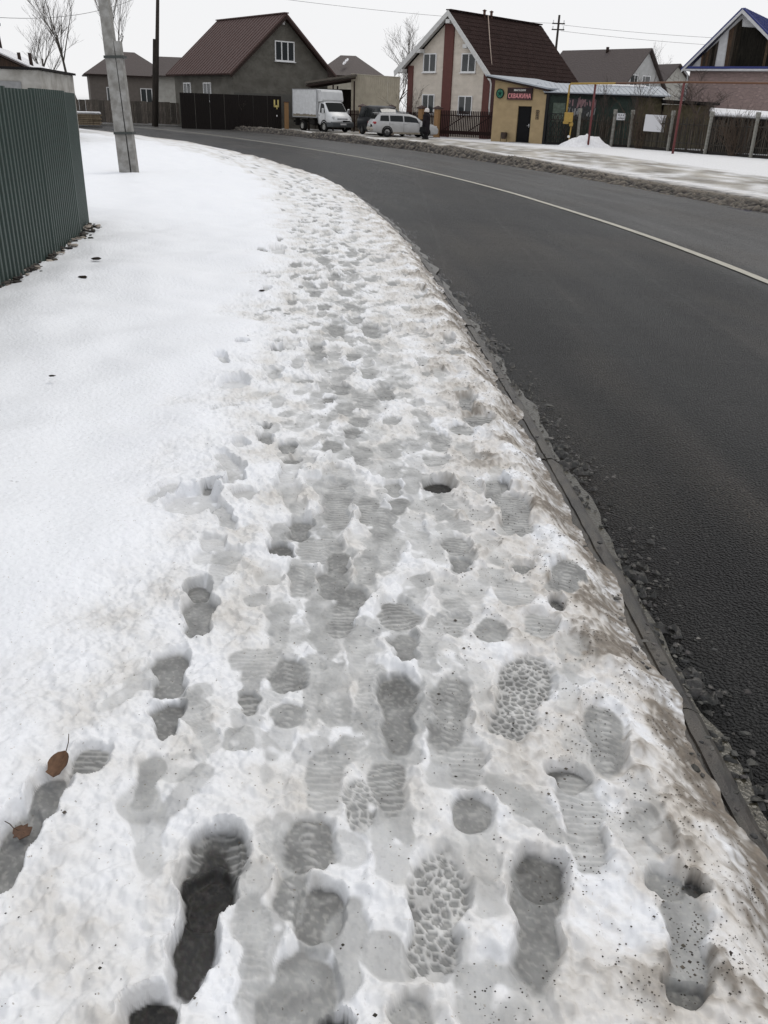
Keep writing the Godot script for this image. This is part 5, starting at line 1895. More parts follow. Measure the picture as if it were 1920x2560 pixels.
# a glass panel lying on the upper side of the body between x0 and x1 (low) and t0 and t1 (high)
func side_glass(st: SurfaceTool, stations: Array, x0: float, x1: float, side: float, lo := 0.1, hi := 0.86, lean0 := 0.0, lean1 := 0.0) -> void:
	var steps := 5
	for k in steps:
		var p := []
		for q in [[k, 0], [k + 1, 0], [k + 1, 1], [k, 1]]:
			var t: float = q[0] / float(steps)
			var x := lerpf(x0, x1, t)
			if q[1] == 1:
				x += lerpf(lean0, lean1, t)
			var s := section(station_at(stations, x))
			var v: Vector2 = s[4].lerp(s[5], lo if q[1] == 0 else hi)
			p.append(Vector3(x, v.x, side * (v.y + 0.012)))
		quad(st, p[3], p[2], p[1], p[0])
		quad(st, p[0], p[1], p[2], p[3])

# a glass panel across the body from station x0 (low) to x1 (high)
func cross_glass(st: SurfaceTool, stations: Array, x0: float, x1: float, out: float, fill := 0.92) -> void:
	var a := station_at(stations, x0)
	var b := station_at(stations, x1)
	for k in 8:
		var p := []
		for q in [[k, a, x0], [k + 1, a, x0], [k + 1, b, x1], [k, b, x1]]:
			var t: float = q[0] / 8.0 * 2.0 - 1.0
			var s: Array = q[1]
			p.append(Vector3(q[2] + out * (1.0 - 0.35 * t * t), s[3] - 0.02 * t * t + 0.012, t * (s[6] - 0.02) * fill))
		quad(st, p[3], p[2], p[1], p[0])

func wheel(parent: Node, at: Vector3, r: float, w: float, rim_color: Material) -> void:
	var side := signf(at.z)
	var xf := Transform3D(Basis(Vector3.RIGHT, PI / 2 * side), at)
	var st := S(true)
	lathe(st, [Vector2(r * 0.62, -w / 2), Vector2(r * 0.93, -w / 2), Vector2(r, -w / 2 + 0.04), Vector2(r, w / 2 - 0.04), Vector2(r * 0.93, w / 2), Vector2(r * 0.62, w / 2)], 22, xf)
	var t := part(st, "wheel", mat("tyre rubber", Color(0.016, 0.016, 0.016), 0.85), parent)
	var rm := S()
	lathe(rm, [Vector2(r * 0.64, w / 2 - 0.05), Vector2(r * 0.56, w / 2 - 0.02), Vector2(r * 0.5, w / 2 - 0.07), Vector2(0.0, w / 2 - 0.08)], 18, xf)
	for k in 7:
		var a := TAU * k / 7.0
		var c := xf.basis * Vector3(cos(a) * r * 0.3, w / 2 - 0.055, sin(a) * r * 0.3)
		box(rm, at + c, Vector3(0.05, r * 0.5, 0.03), Basis(Vector3.BACK, atan2(c.y, c.x) - PI / 2))
	part(rm, "rim", rim_color, t)

func arch(st: SurfaceTool, at: Vector3, r: float) -> void:
	# the dark lip and inside of a wheel arch, a ring round the tyre
	var side := signf(at.z)
	for k in 20:
		var a := PI * 1.16 * k / 20.0 - 0.08 * PI
		var b := PI * 1.16 * (k + 1) / 20.0 - 0.08 * PI
		var p := at + Vector3(cos(a), sin(a), 0) * r
		var q := at + Vector3(cos(b), sin(b), 0) * r
		var pi2 := at + Vector3(cos(a), sin(a), 0) * r * 0.82
		var qi := at + Vector3(cos(b), sin(b), 0) * r * 0.82
		quad(st, p, q, qi, pi2)
		var back := Vector3(0, 0, -side * 0.1)
		quad(st, pi2, qi, qi + back, pi2 + back)

func build_truck() -> void:
	var t := thing("box_truck", "white box truck with a roof fairing and grey bumper parked across the road", "truck", Vector3(-5.42, FAR_LEVEL, -68.6), -51)
	var white := mat("white van paint", Color(0.66, 0.67, 0.68), 0.35, "mottle", 3.0)
	var grey := mat("grey plastic", Color(0.055, 0.06, 0.065), 0.6)
	var dark := mat("chassis black", Color(0.018, 0.017, 0.016), 0.8)
	var glass := dark_glass()
	var cab := [[0.66, 0.5, 1.22, 2.0, 0.95, 0.96, 0.80], [1.0, 0.45, 1.22, 2.04, 0.97, 0.97, 0.82], [1.22, 0.45, 1.22, 1.98, 0.97, 0.97, 0.80], [1.78, 0.45, 1.16, 1.33, 0.97, 0.95, 0.84], [2.15, 0.45, 1.02, 1.16, 0.96, 0.92, 0.80], [2.34, 0.48, 0.86, 0.98, 0.92, 0.87, 0.74], [2.42, 0.55, 0.72, 0.80, 0.84, 0.80, 0.68]]
	var st := S(true)
	loft(st, cab)
	part(st, "cab", white, t)
	var bx := S()
	box(bx, Vector3(-1.05, 1.86, 0), Vector3(3.2, 1.86, 2.02), Basis(), 0.025)
	var cargo := part(bx, "cargo_box", mat("white box panel", Color(0.68, 0.69, 0.70), 0.5, "mottle", 1.6), t)
	var ed := S()
	for sgn in [-1, 1]:
		for x in [-2.63, 0.53]:
			box(ed, Vector3(x, 1.86, sgn * 1.0), Vector3(0.06, 1.88, 0.06))
		for y in [0.95, 2.77]:
			box(ed, Vector3(-1.05, y, sgn * 1.0), Vector3(3.1, 0.05, 0.055))
	part(ed, "edge_trim", mat("grey trim", Color(0.35, 0.36, 0.37), 0.5), cargo)
	var mudst := S()
	var nz := noise(91, 2.0, 3)
	for k in 30:   # splashed dirt as an uneven film of mud on the lower panel
		var x := -2.6 + k * 0.105
		var hh := 0.14 + 0.16 * absf(nz.get_noise_1d(x * 3.0))
		box(mudst, Vector3(x + 0.05, 0.96 + hh / 2, 1.0125), Vector3(0.1, hh, 0.004))
	part(mudst, "dried_mud", mat("mud film", Color(0.26, 0.23, 0.18), 0.9, "stain", 0.5), cargo)
	var fr := S()
	prism(fr, [Vector2(0.58, 1.98), Vector2(0.60, 2.74), Vector2(0.95, 2.76), Vector2(1.06, 2.62), Vector2(1.18, 2.12), Vector2(1.12, 2.0)], -0.92, 0.92)
	part(fr, "roof_fairing", white, t)
	var ws := S(true)
	cross_glass(ws, cab, 1.76, 1.26, 0.014, 0.95)
	part(ws, "windscreen", glass, t)
	for sgn in [-1, 1]:
		var sg := S()
		side_glass(sg, cab, 0.86, 1.55, sgn, 0.06, 0.88, 0.0, -0.28)
		part(sg, "side_window", glass, t)
		var mr := S()
		box(mr, Vector3(1.52, 1.38, sgn * 1.14), Vector3(0.08, 0.34, 0.18), Basis(), 0.03)
		box(mr, Vector3(1.5, 1.24, sgn * 1.02), Vector3(0.04, 0.04, 0.18))
		part(mr, "mirror", white, t)
		var hl := S()
		box(hl, Vector3(2.24, 0.92, sgn * 0.72), Vector3(0.22, 0.24, 0.26), Basis(Vector3.UP, sgn * 0.3) * Basis(Vector3.BACK, 0.35), 0.05)
		part(hl, "headlight", mat("headlight glass", Color(0.42, 0.43, 0.43), 0.15), t)
		var ha := S()
		box(ha, Vector3(0.86, 1.1, sgn * 0.985), Vector3(0.12, 0.03, 0.02))
		part(ha, "door_handle", grey, t)
		var dl := S()
		for x in [0.78, 1.58]:
			box(dl, Vector3(x, 0.86, sgn * 0.978), Vector3(0.012, 0.66, 0.02))
		part(dl, "door_seam", grey, t)
	var bp := S()
	box(bp, Vector3(2.32, 0.52, 0), Vector3(0.34, 0.36, 1.98), Basis(), 0.07)
	for sgn in [-1, 1]:
		box(bp, Vector3(2.02, 0.5, sgn * 0.95), Vector3(0.4, 0.3, 0.1), Basis(), 0.03)
	part(bp, "bumper", grey, t)
	var gr := S()
	for k in 4:
		box(gr, Vector3(2.395 - k * 0.012, 0.74 + k * 0.055, 0), Vector3(0.05, 0.035, 1.0 - k * 0.04))
	part(gr, "grille", dark, t)
	var pl := S()
	box(pl, Vector3(2.5, 0.55, 0), Vector3(0.015, 0.11, 0.52))
	part(pl, "number_plate", mat("plate white", Color(0.5, 0.5, 0.5), 0.5), t)
	var ch := S()
	box(ch, Vector3(-0.4, 0.68, 0), Vector3(4.0, 0.2, 0.8))
	for sgn in [-1, 1]:
		box(ch, Vector3(-0.3, 0.62, sgn * 0.72), Vector3(0.7, 0.36, 0.3), Basis(), 0.03)
		box(ch, Vector3(-2.3, 0.6, sgn * 0.8), Vector3(0.05, 0.5, 0.4))
	box(ch, Vector3(-2.62, 0.62, 0), Vector3(0.06, 0.14, 1.9))
	part(ch, "chassis", dark, t)
	var ar := S()
	for sgn in [-1, 1]:
		arch(ar, Vector3(1.45, 0.36, sgn * 0.985), 0.45)
	part(ar, "wheel_arch", dark, t)
	for sgn in [-1, 1]:
		wheel(t, Vector3(1.45, 0.35, sgn * 0.90), 0.35, 0.2, mat("pale rim", Color(0.45, 0.45, 0.43), 0.5, "stain", 0.4))
		wheel(t, Vector3(-1.45, 0.35, sgn * 0.82), 0.35, 0.32, mat("pale rim"))

func build_wagon() -> void:
	var t := thing("estate_car", "muddy white estate car with tinted windows parked behind the snow bank", "car", Vector3(0.42, FAR_LEVEL, -60.1), 15)
	t.scale = Vector3.ONE * 0.95
	var white := mat("silver white paint", Color(0.43, 0.43, 0.43), 0.32, "mottle", 3.0)
	var glass := mat("car glass")
	var grey := mat("grey plastic")
	var body := [[-2.36, 0.42, 0.70, 0.78, 0.70, 0.74, 0.66], [-2.30, 0.30, 0.86, 0.95, 0.80, 0.83, 0.72], [-2.20, 0.28, 0.92, 1.06, 0.85, 0.85, 0.66], [-1.92, 0.24, 0.95, 1.40, 0.86, 0.86, 0.60], [-1.7, 0.22, 0.95, 1.46, 0.87, 0.87, 0.60], [-0.6, 0.20, 0.93, 1.48, 0.88, 0.88, 0.62], [0.25, 0.20, 0.91, 1.45, 0.88, 0.88, 0.61], [0.70, 0.20, 0.90, 1.34, 0.88, 0.87, 0.60], [1.22, 0.20, 0.88, 1.00, 0.87, 0.85, 0.68], [1.9, 0.22, 0.78, 0.86, 0.86, 0.82, 0.68], [2.22, 0.26, 0.66, 0.73, 0.80, 0.76, 0.62], [2.32, 0.34, 0.54, 0.60, 0.68, 0.66, 0.54]]
	var st := S(true)
	loft(st, body)
	part(st, "body", white, t)
	for sgn in [-1, 1]:
		for w in [[-1.84, -1.22, 0.06, 0.0], [-1.14, -0.24, 0.0, 0.0], [-0.16, 0.92, 0.0, -0.2]]:
			var sg := S()
			side_glass(sg, body, w[0], w[1], sgn, 0.08, 0.84, w[2], w[3])
			part(sg, "side_window", glass, t)
		var tl := S()
		box(tl, Vector3(-2.2, 0.86, sgn * 0.76), Vector3(0.22, 0.16, 0.24), Basis(Vector3.UP, sgn * 0.35), 0.04)
		part(tl, "tail_light", mat("red lens", Color(0.30, 0.02, 0.025), 0.2), t)
		var hl := S()
		box(hl, Vector3(2.05, 0.66, sgn * 0.66), Vector3(0.3, 0.14, 0.22), Basis(Vector3.UP, sgn * 0.4) * Basis(Vector3.BACK, 0.3), 0.04)
		part(hl, "headlight", mat("headlight glass"), t)
		var mr := S()
		box(mr, Vector3(0.86, 0.98, sgn * 0.96), Vector3(0.14, 0.13, 0.16), Basis(), 0.04)
		part(mr, "mirror", white, t)
		var rl := S(true)
		tube(rl, [Vector3(-1.6, 1.49, sgn * 0.52), Vector3(-0.6, 1.53, sgn * 0.53), Vector3(0.2, 1.5, sgn * 0.52)], [0.02, 0.02, 0.02], 6)
		part(rl, "roof_rail", mat("grey trim"), t)
		var sl := S()
		box(sl, Vector3(0.0, 0.27, sgn * 0.885), Vector3(1.9, 0.1, 0.02))
		part(sl, "sill_mud", mat("mud film"), t)
		var dl := S()
		for x in [-1.18, -0.2, 0.88]:
			box(dl, Vector3(x, 0.62, sgn * 0.884), Vector3(0.012, 0.56, 0.02))
		part(dl, "door_seam", grey, t)
		for x in [-1.05, -0.08]:
			var ha := S()
			box(ha, Vector3(x, 0.82, sgn * 0.892), Vector3(0.14, 0.03, 0.025), Basis(), 0.008)
			part(ha, "door_handle", white, t)
		var ar := S()
		arch(ar, Vector3(1.32, 0.32, sgn * 0.888), 0.38)
		arch(ar, Vector3(-1.35, 0.32, sgn * 0.888), 0.38)
		part(ar, "wheel_arch", mat("chassis black"), t)
	var rw := S(true)
	cross_glass(rw, body, -2.17, -1.95, -0.016, 0.92)
	part(rw, "rear_window", glass, t)
	var sp := S()
	box(sp, Vector3(-1.92, 1.46, 0), Vector3(0.24, 0.04, 1.1), Basis(), 0.015)
	part(sp, "spoiler", white, t)
	var ws := S(true)
	cross_glass(ws, body, 1.18, 0.74, 0.014, 0.95)
	part(ws, "windscreen", glass, t)
	var bp := S()
	box(bp, Vector3(-2.3, 0.5, 0), Vector3(0.2, 0.24, 1.6), Basis(), 0.06)
	part(bp, "rear_bumper", mat("muddy white", Color(0.42, 0.39, 0.34), 0.6, "stain", 0.6), t)
	var pl := S()
	box(pl, Vector3(-2.37, 0.72, 0), Vector3(0.015, 0.11, 0.5))
	part(pl, "number_plate", mat("plate white"), t)
	for sgn in [-1, 1]:
		wheel(t, Vector3(1.32, 0.31, sgn * 0.815), 0.31, 0.2, mat("grey rim", Color(0.06, 0.06, 0.06), 0.6))
		wheel(t, Vector3(-1.35, 0.31, sgn * 0.815), 0.31, 0.2, mat("grey rim"))

func build_black_van() -> void:
	var t := thing("black_minivan", "black minivan half hidden between the white truck and the estate car", "car", Vector3(-1.0, FAR_LEVEL, -63.25), -63)
	mat("grey rim", Color(0.06, 0.06, 0.06), 0.6)
	var black := mat("black paint", Color(0.006, 0.007, 0.009), 0.3)
	black.metallic_specular = 0.3
	var glass := mat("car glass")
	var body := [[-2.3, 0.35, 0.9, 1.0, 0.76, 0.8, 0.7], [-2.22, 0.28, 1.0, 1.3, 0.84, 0.86, 0.68], [-2.05, 0.25, 1.05, 1.76, 0.87, 0.88, 0.66], [-0.8, 0.22, 1.05, 1.84, 0.89, 0.9, 0.68], [0.5, 0.22, 1.02, 1.80, 0.89, 0.9, 0.67], [0.85, 0.22, 1.0, 1.66, 0.89, 0.89, 0.66], [1.55, 0.22, 0.96, 1.10, 0.88, 0.86, 0.74], [2.05, 0.24, 0.84, 0.96, 0.86, 0.82, 0.7], [2.25, 0.28, 0.7, 0.8, 0.78, 0.75, 0.6]]
	var st := S(true)
	loft(st, body)
	part(st, "body", black, t)
	for sgn in [-1, 1]:
		for w in [[-1.95, -1.1], [-1.0, -0.1], [0.0, 1.15]]:
			var sg := S()
			side_glass(sg, body, w[0], w[1], sgn, 0.08, 0.84, 0.0, -0.2 if w[1] > 1.0 else 0.0)
			part(sg, "side_window", glass, t)
		var hl := S()
		box(hl, Vector3(2.05, 0.76, sgn * 0.66), Vector3(0.28, 0.18, 0.24), Basis(Vector3.UP, sgn * 0.4), 0.05)
		part(hl, "headlight", mat("headlight glass"), t)
		var mr := S()
		box(mr, Vector3(1.1, 1.1, sgn * 1.0), Vector3(0.14, 0.18, 0.18), Basis(), 0.05)
		part(mr, "mirror", black, t)
		wheel(t, Vector3(1.4, 0.32, sgn * 0.83), 0.32, 0.2, mat("grey rim"))
		wheel(t, Vector3(-1.4, 0.32, sgn * 0.83), 0.32, 0.2, mat("grey rim"))
	var ws := S(true)
	cross_glass(ws, body, 1.5, 0.9, 0.014, 0.95)
	part(ws, "windscreen", mat("bright glass", Color(0.06, 0.07, 0.075), 0.05), t)
	var gr := S()
	box(gr, Vector3(2.24, 0.6, 0), Vector3(0.06, 0.14, 0.9), Basis(), 0.02)
	part(gr, "grille", mat("chassis black"), t)

# ------------------------------------------------------------------ person
# surface nets over the smooth union of tapered capsules [a, b, ra, rb]
func blend_body(st: SurfaceTool, bones: Array, cell: float, soft: float) -> void:
	var lo := Vector3(1e9, 1e9, 1e9)
	var hi := -lo
	for b in bones:
		var r := maxf(b[2], b[3]) + 2.0 * cell
		for e in [b[0], b[1]]:
			lo = lo.min(e - Vector3.ONE * r)
			hi = hi.max(e + Vector3.ONE * r)
	var nx := int((hi.x - lo.x) / cell) + 2
	var ny := int((hi.y - lo.y) / cell) + 2
	var nz := int((hi.z - lo.z) / cell) + 2
	var f := PackedFloat32Array()
	f.resize(nx * ny * nz)
	f.fill(10.0)
	for b in bones:
		var a: Vector3 = b[0]
		var ab: Vector3 = b[1] - a
		var l2 := maxf(ab.length_squared(), 1e-9)
		var r := maxf(b[2], b[3]) + soft + 2.0 * cell
		var p0: Vector3 = ((a.min(b[1]) - Vector3.ONE * r - lo) / cell).floor()
		var p1: Vector3 = ((a.max(b[1]) + Vector3.ONE * r - lo) / cell).ceil()
		for i in range(maxi(0, int(p0.x)), mini(nx, int(p1.x) + 1)):
			for j in range(maxi(0, int(p0.y)), mini(ny, int(p1.y) + 1)):
				for k in range(maxi(0, int(p0.z)), mini(nz, int(p1.z) + 1)):
					var p := lo + Vector3(i, j, k) * cell
					var t := clampf((p - a).dot(ab) / l2, 0.0, 1.0)
					var d := p.distance_to(a + ab * t) - lerpf(b[2], b[3], t)
					var at := (i * ny + j) * nz + k
					var h := maxf(soft - absf(f[at] - d), 0.0) / soft
					f[at] = minf(f[at], d) - h * h * soft * 0.25
	var spot := {}
	for i in nx - 1:
		for j in ny - 1:
			for k in nz - 1:
				var sum := Vector3.ZERO
				var n := 0
				for e in [[0, 0, 0, 1, 0, 0], [0, 0, 0, 0, 1, 0], [0, 0, 0, 0, 0, 1], [1, 0, 0, 1, 1, 0], [1, 0, 0, 1, 0, 1], [0, 1, 0, 1, 1, 0], [0, 1, 0, 0, 1, 1], [0, 0, 1, 1, 0, 1], [0, 0, 1, 0, 1, 1], [1, 1, 0, 1, 1, 1], [1, 0, 1, 1, 1, 1], [0, 1, 1, 1, 1, 1]]:
					var u := f[((i + e[0]) * ny + j + e[1]) * nz + k + e[2]]
					var w := f[((i + e[3]) * ny + j + e[4]) * nz + k + e[5]]
					if (u < 0.0) != (w < 0.0):
						sum += Vector3(e[0], e[1], e[2]).lerp(Vector3(e[3], e[4], e[5]), u / (u - w))
						n += 1
				if n > 0:
					spot[(i * ny + j) * nz + k] = lo + (Vector3(i, j, k) + sum / n) * cell
	for i in range(1, nx - 1):
		for j in range(1, ny - 1):
			for k in range(1, nz - 1):
				var here := f[(i * ny + j) * nz + k] < 0.0
				for ax in 3:
					var o := Vector3i(1 if ax == 0 else 0, 1 if ax == 1 else 0, 1 if ax == 2 else 0)
					if here == (f[((i + o.x) * ny + j + o.y) * nz + k + o.z] < 0.0):
						continue
					var u := Vector3i(o.y, o.z, o.x)
					var w := Vector3i(o.z, o.x, o.y)
					var c := []
					for q in [Vector3i.ZERO, u, u + w, w]:
						var id: int = ((i - q.x) * ny + j - q.y) * nz + k - q.z
						if spot.has(id):
							c.append(spot[id])
					if c.size() == 4:
						if here:
							quad(st, c[3], c[2], c[1], c[0])
						else:
							quad(st, c[0], c[1], c[2], c[3])

func build_person() -> void:
	# seen from behind and the side, walking along the verge; forward is local +z
	var p := thing("person", "person in a long dark coat and pale knitted hat walking by the estate car", "person", Vector3(1.80, FAR_LEVEL + 0.01, -56.9), -115)
	p.scale = Vector3(1.22, 1.0, 1.22)
	var b := S(true)
	var hip_l := Vector3(-0.09, 0.86, 0)
	var hip_r := Vector3(0.09, 0.86, 0)
	var knee_l := Vector3(-0.095, 0.47, 0.10)
	var knee_r := Vector3(0.095, 0.47, 0.02)
	var ank_l := Vector3(-0.095, 0.10, 0.06)
	var ank_r := Vector3(0.095, 0.10, -0.14)
	var sh_l := Vector3(-0.185, 1.34, -0.01)
	var sh_r := Vector3(0.185, 1.34, -0.01)
	var el_l := Vector3(-0.25, 1.08, 0.02)
	var el_r := Vector3(0.25, 1.06, -0.03)
	var wr_l := Vector3(-0.13, 1.06, 0.24)
	var wr_r := Vector3(0.26, 0.82, 0.05)
	blend_body(b, [
		[hip_l, knee_l, 0.085, 0.06], [knee_l, ank_l, 0.058, 0.05], [ank_l + Vector3(0, -0.05, -0.03), ank_l + Vector3(0, -0.06, 0.15), 0.05, 0.04],
		[hip_r, knee_r, 0.085, 0.06], [knee_r, ank_r, 0.058, 0.05], [ank_r + Vector3(0, -0.05, -0.03), ank_r + Vector3(0, -0.06, 0.15), 0.05, 0.04],
		[Vector3(-0.06, 0.9, 0), Vector3(0.06, 0.9, 0), 0.12, 0.12], [Vector3(0, 0.95, 0), Vector3(0, 1.25, 0), 0.12, 0.135], [Vector3(-0.13, 1.32, 0), Vector3(0.13, 1.32, 0), 0.085, 0.085],
		[Vector3(0, 1.34, 0), Vector3(0, 1.45, 0.01), 0.058, 0.052],
		[sh_l, el_l, 0.055, 0.045], [el_l, wr_l, 0.042, 0.032], [sh_r, el_r, 0.055, 0.045], [el_r, wr_r, 0.042, 0.032]], 0.022, 0.04)
	# head with chin, nose, brow and ears; hands with bent fingers
	blend_body(b, [[Vector3(0, 1.555, -0.01), Vector3(0, 1.58, 0.0), 0.088, 0.09], [Vector3(0, 1.50, 0.035), Vector3(0, 1.48, 0.05), 0.055, 0.04], [Vector3(0, 1.56, 0.085), Vector3(0, 1.535, 0.105), 0.010, 0.014], [Vector3(-0.088, 1.56, 0), Vector3(-0.09, 1.535, 0), 0.014, 0.01], [Vector3(0.088, 1.56, 0), Vector3(0.09, 1.535, 0), 0.014, 0.01], [Vector3(0, 1.46, 0), Vector3(0, 1.5, 0), 0.05, 0.05]], 0.011, 0.02)
	for hnd in [[wr_l, Vector3(0.75, 0.0, 0.66), Vector3(0, 1, 0)], [wr_r, Vector3(0.05, -1.0, 0.15), Vector3(0, 0, 1)]]:
		var w: Vector3 = hnd[0]
		var fwd: Vector3 = (hnd[1] as Vector3).normalized()
		var up: Vector3 = hnd[2]
		var nrm := fwd.cross(up)
		tube(b, [w - fwd * 0.02, w + fwd * 0.04, w + fwd * 0.09], [0.03, 0.036, 0.032], 8)
		for k in 4:
			var root := w + fwd * 0.075 + up * (0.027 - 0.018 * k)
			var len: float = [0.06, 0.07, 0.065, 0.05][k]
			tube(b, [root, root + fwd * len * 0.55, root + fwd * len * 0.8 + nrm * len * 0.45, root + fwd * len * 0.6 + nrm * len * 0.8], [0.0095, 0.009, 0.0085, 0.007], 6)
		var th := w + fwd * 0.03 + up * 0.03
		tube(b, [th, th + up * 0.025 + fwd * 0.025 + nrm * 0.01, th + up * 0.025 + fwd * 0.05 + nrm * 0.03], [0.012, 0.01, 0.008], 6)
	part(b, "body", mat("dark trousers and gloves", Color(0.016, 0.015, 0.016), 0.8), p)
	var face := S(true)
	lathe(face, [Vector2(0.0, 0.075), Vector2(0.045, 0.06), Vector2(0.07, 0.02), Vector2(0.066, -0.03), Vector2(0.04, -0.065), Vector2(0.0, -0.075)], 14, Transform3D(Basis(Vector3.RIGHT, 0.15).scaled(Vector3(1, 1, 0.5)), Vector3(0, 1.535, 0.062)))
	part(face, "face", mat("skin", Color(0.42, 0.26, 0.19), 0.6), p)
	var coat := S(true)
	blend_body(coat, [
		[Vector3(-0.07, 1.28, 0), Vector3(0.07, 1.28, 0), 0.15, 0.15], [Vector3(0, 1.2, 0), Vector3(0, 0.9, 0.0), 0.175, 0.19], [Vector3(-0.06, 0.9, 0), Vector3(-0.1, 0.42, 0.03), 0.17, 0.17], [Vector3(0.06, 0.9, 0), Vector3(0.1, 0.42, -0.03), 0.17, 0.17],
		[Vector3(0, 1.34, 0), Vector3(0, 1.45, 0), 0.10, 0.085], [Vector3(-0.13, 1.33, 0), Vector3(0.13, 1.33, 0), 0.105, 0.105],
		[sh_l, el_l, 0.085, 0.075], [el_l, wr_l.lerp(el_l, 0.12), 0.072, 0.055], [sh_r, el_r, 0.085, 0.075], [el_r, wr_r.lerp(el_r, 0.12), 0.072, 0.055]], 0.024, 0.05)
	part(coat, "coat", mat("dark coat", Color(0.018, 0.015, 0.018), 0.9, "mottle", 0.5), p)
	var hat := S(true)
	lathe(hat, [Vector2(0.0, 0.135), Vector2(0.05, 0.125), Vector2(0.10, 0.09), Vector2(0.12, 0.03), Vector2(0.122, -0.03), Vector2(0.13, -0.035), Vector2(0.13, -0.09), Vector2(0.11, -0.095)], 18, Transform3D(Basis(Vector3.RIGHT, -0.12), Vector3(0, 1.61, -0.012)))
	part(hat, "hat", mat("pale knit", Color(0.66, 0.62, 0.60), 0.95, "mottle", 0.1), p)
	var bag := thing("handbag", "black shoulder bag in the hand of the person in the dark coat", "bag", Vector3.ZERO)
	bag.transform = p.transform * Transform3D(Basis(), Vector3(0.27, 0.42, 0.05))
	var bs := S()
	prism(bs, [Vector2(-0.17, 0.0), Vector2(0.17, 0.0), Vector2(0.15, 0.24), Vector2(0.11, 0.27), Vector2(-0.11, 0.27), Vector2(-0.15, 0.24)], -0.05, 0.05, Transform3D(Basis(Vector3.UP, PI / 2), Vector3.ZERO))
	part(bs, "pouch", mat("black leather", Color(0.01, 0.01, 0.011), 0.5), bag)
	var hs := S(true)
	tube(hs, [Vector3(0, 0.25, -0.09), Vector3(0, 0.33, -0.05), Vector3(0, 0.355, 0.0), Vector3(0, 0.33, 0.05), Vector3(0, 0.25, 0.09)], [0.01, 0.01, 0.01, 0.01, 0.01], 6)
	part(hs, "handle", mat("black leather"), bag)

# ------------------------------------------------------------------ trees and shrubs
func grow(trunk: SurfaceTool, twigs: SurfaceTool, at: Vector3, dir: Vector3, length: float, r: float, level: int, most: int, rg: RandomNumberGenerator, spread: float, lift: float) -> void:
	var pts := [at]
	var rad := [r]
	var d := dir
	var n := 4 if level < 2 else 3
	for k in n:
		d = (d + Vector3(rg.randfn(0, 0.12), rg.randfn(0, 0.06) + lift * 0.06, rg.randfn(0, 0.12))).normalized()
		pts.append(pts[pts.size() - 1] + d * length / n)
		rad.append(maxf(r * (1.0 - 0.55 * (k + 1) / n), 0.006))
	tube(trunk if level == 0 else twigs, pts, rad, 6 if level < 2 else 3, false)
	if level >= most:
		return
	var kids := rg.randi_range(3, 5) if level > 0 else rg.randi_range(6, 8)
	for k in kids:
		var t := rg.randf_range(0.35 if level == 0 else 0.2, 1.0)
		var f := t * n
		var i := mini(int(f), n - 1)
		var p: Vector3 = (pts[i] as Vector3).lerp(pts[i + 1], f - i)
		var side := Vector3(rg.randfn(0, 1), 0, rg.randfn(0, 1)).normalized()
		var nd := (d * rg.randf_range(0.5, 1.0) + side * spread + Vector3(0, lift * 0.5, 0)).normalized()
		grow(trunk, twigs, p, nd, length * rg.randf_range(0.45, 0.7), maxf(lerpf(rad[i], rad[i + 1], f - i) * 0.6, 0.006), level + 1, most, rg, spread, lift)

func bare_tree(called: String, label: String, at: Vector3, height: float, r: float, seed_no: int, spread := 0.6, lift := 0.6, most := 4, group := "", category := "tree", color := Color(0.10, 0.088, 0.075)) -> void:
	var rg := RandomNumberGenerator.new()
	rg.seed = seed_no
	var t := thing(called, label, category, at, 0, group)
	var a := S(true)
	var b := S(true)
	grow(a, b, Vector3(0, -0.1, 0), Vector3(rg.randfn(0, 0.05), 1, rg.randfn(0, 0.05)).normalized(), height * 0.62, r, 0, most, rg, spread, lift)
	var bark := mat("bark %d" % int(color.r * 1000), color, 0.95, "mottle", 0.5)
	part(a, "trunk", bark, t)
	part(b, "crown", bark, t)

func bush(called: String, label: String, at: Vector3, height: float, stems: int, seed_no: int, group := "", color := Color(0.085, 0.068, 0.055), most := 2) -> void:
	var rg := RandomNumberGenerator.new()
	rg.seed = seed_no
	var t := thing(called, label, "shrub", at, 0, group)
	var st := S(true)
	for k in stems:
		var a := rg.randf() * TAU
		var base := Vector3(cos(a), 0, sin(a)) * rg.randf_range(0.0, 0.18)
		grow(st, st, base - Vector3(0, 0.05, 0), Vector3(cos(a) * rg.randf_range(0.05, 0.55), 1, sin(a) * rg.randf_range(0.05, 0.55)).normalized(), height * rg.randf_range(0.6, 1.0), rg.randf_range(0.012, 0.022), 1, 1 + most, rg, 0.5, 0.4)
	part(st, "stems", mat("shrub bark %d" % int(color.r * 1000), color, 0.95), t)

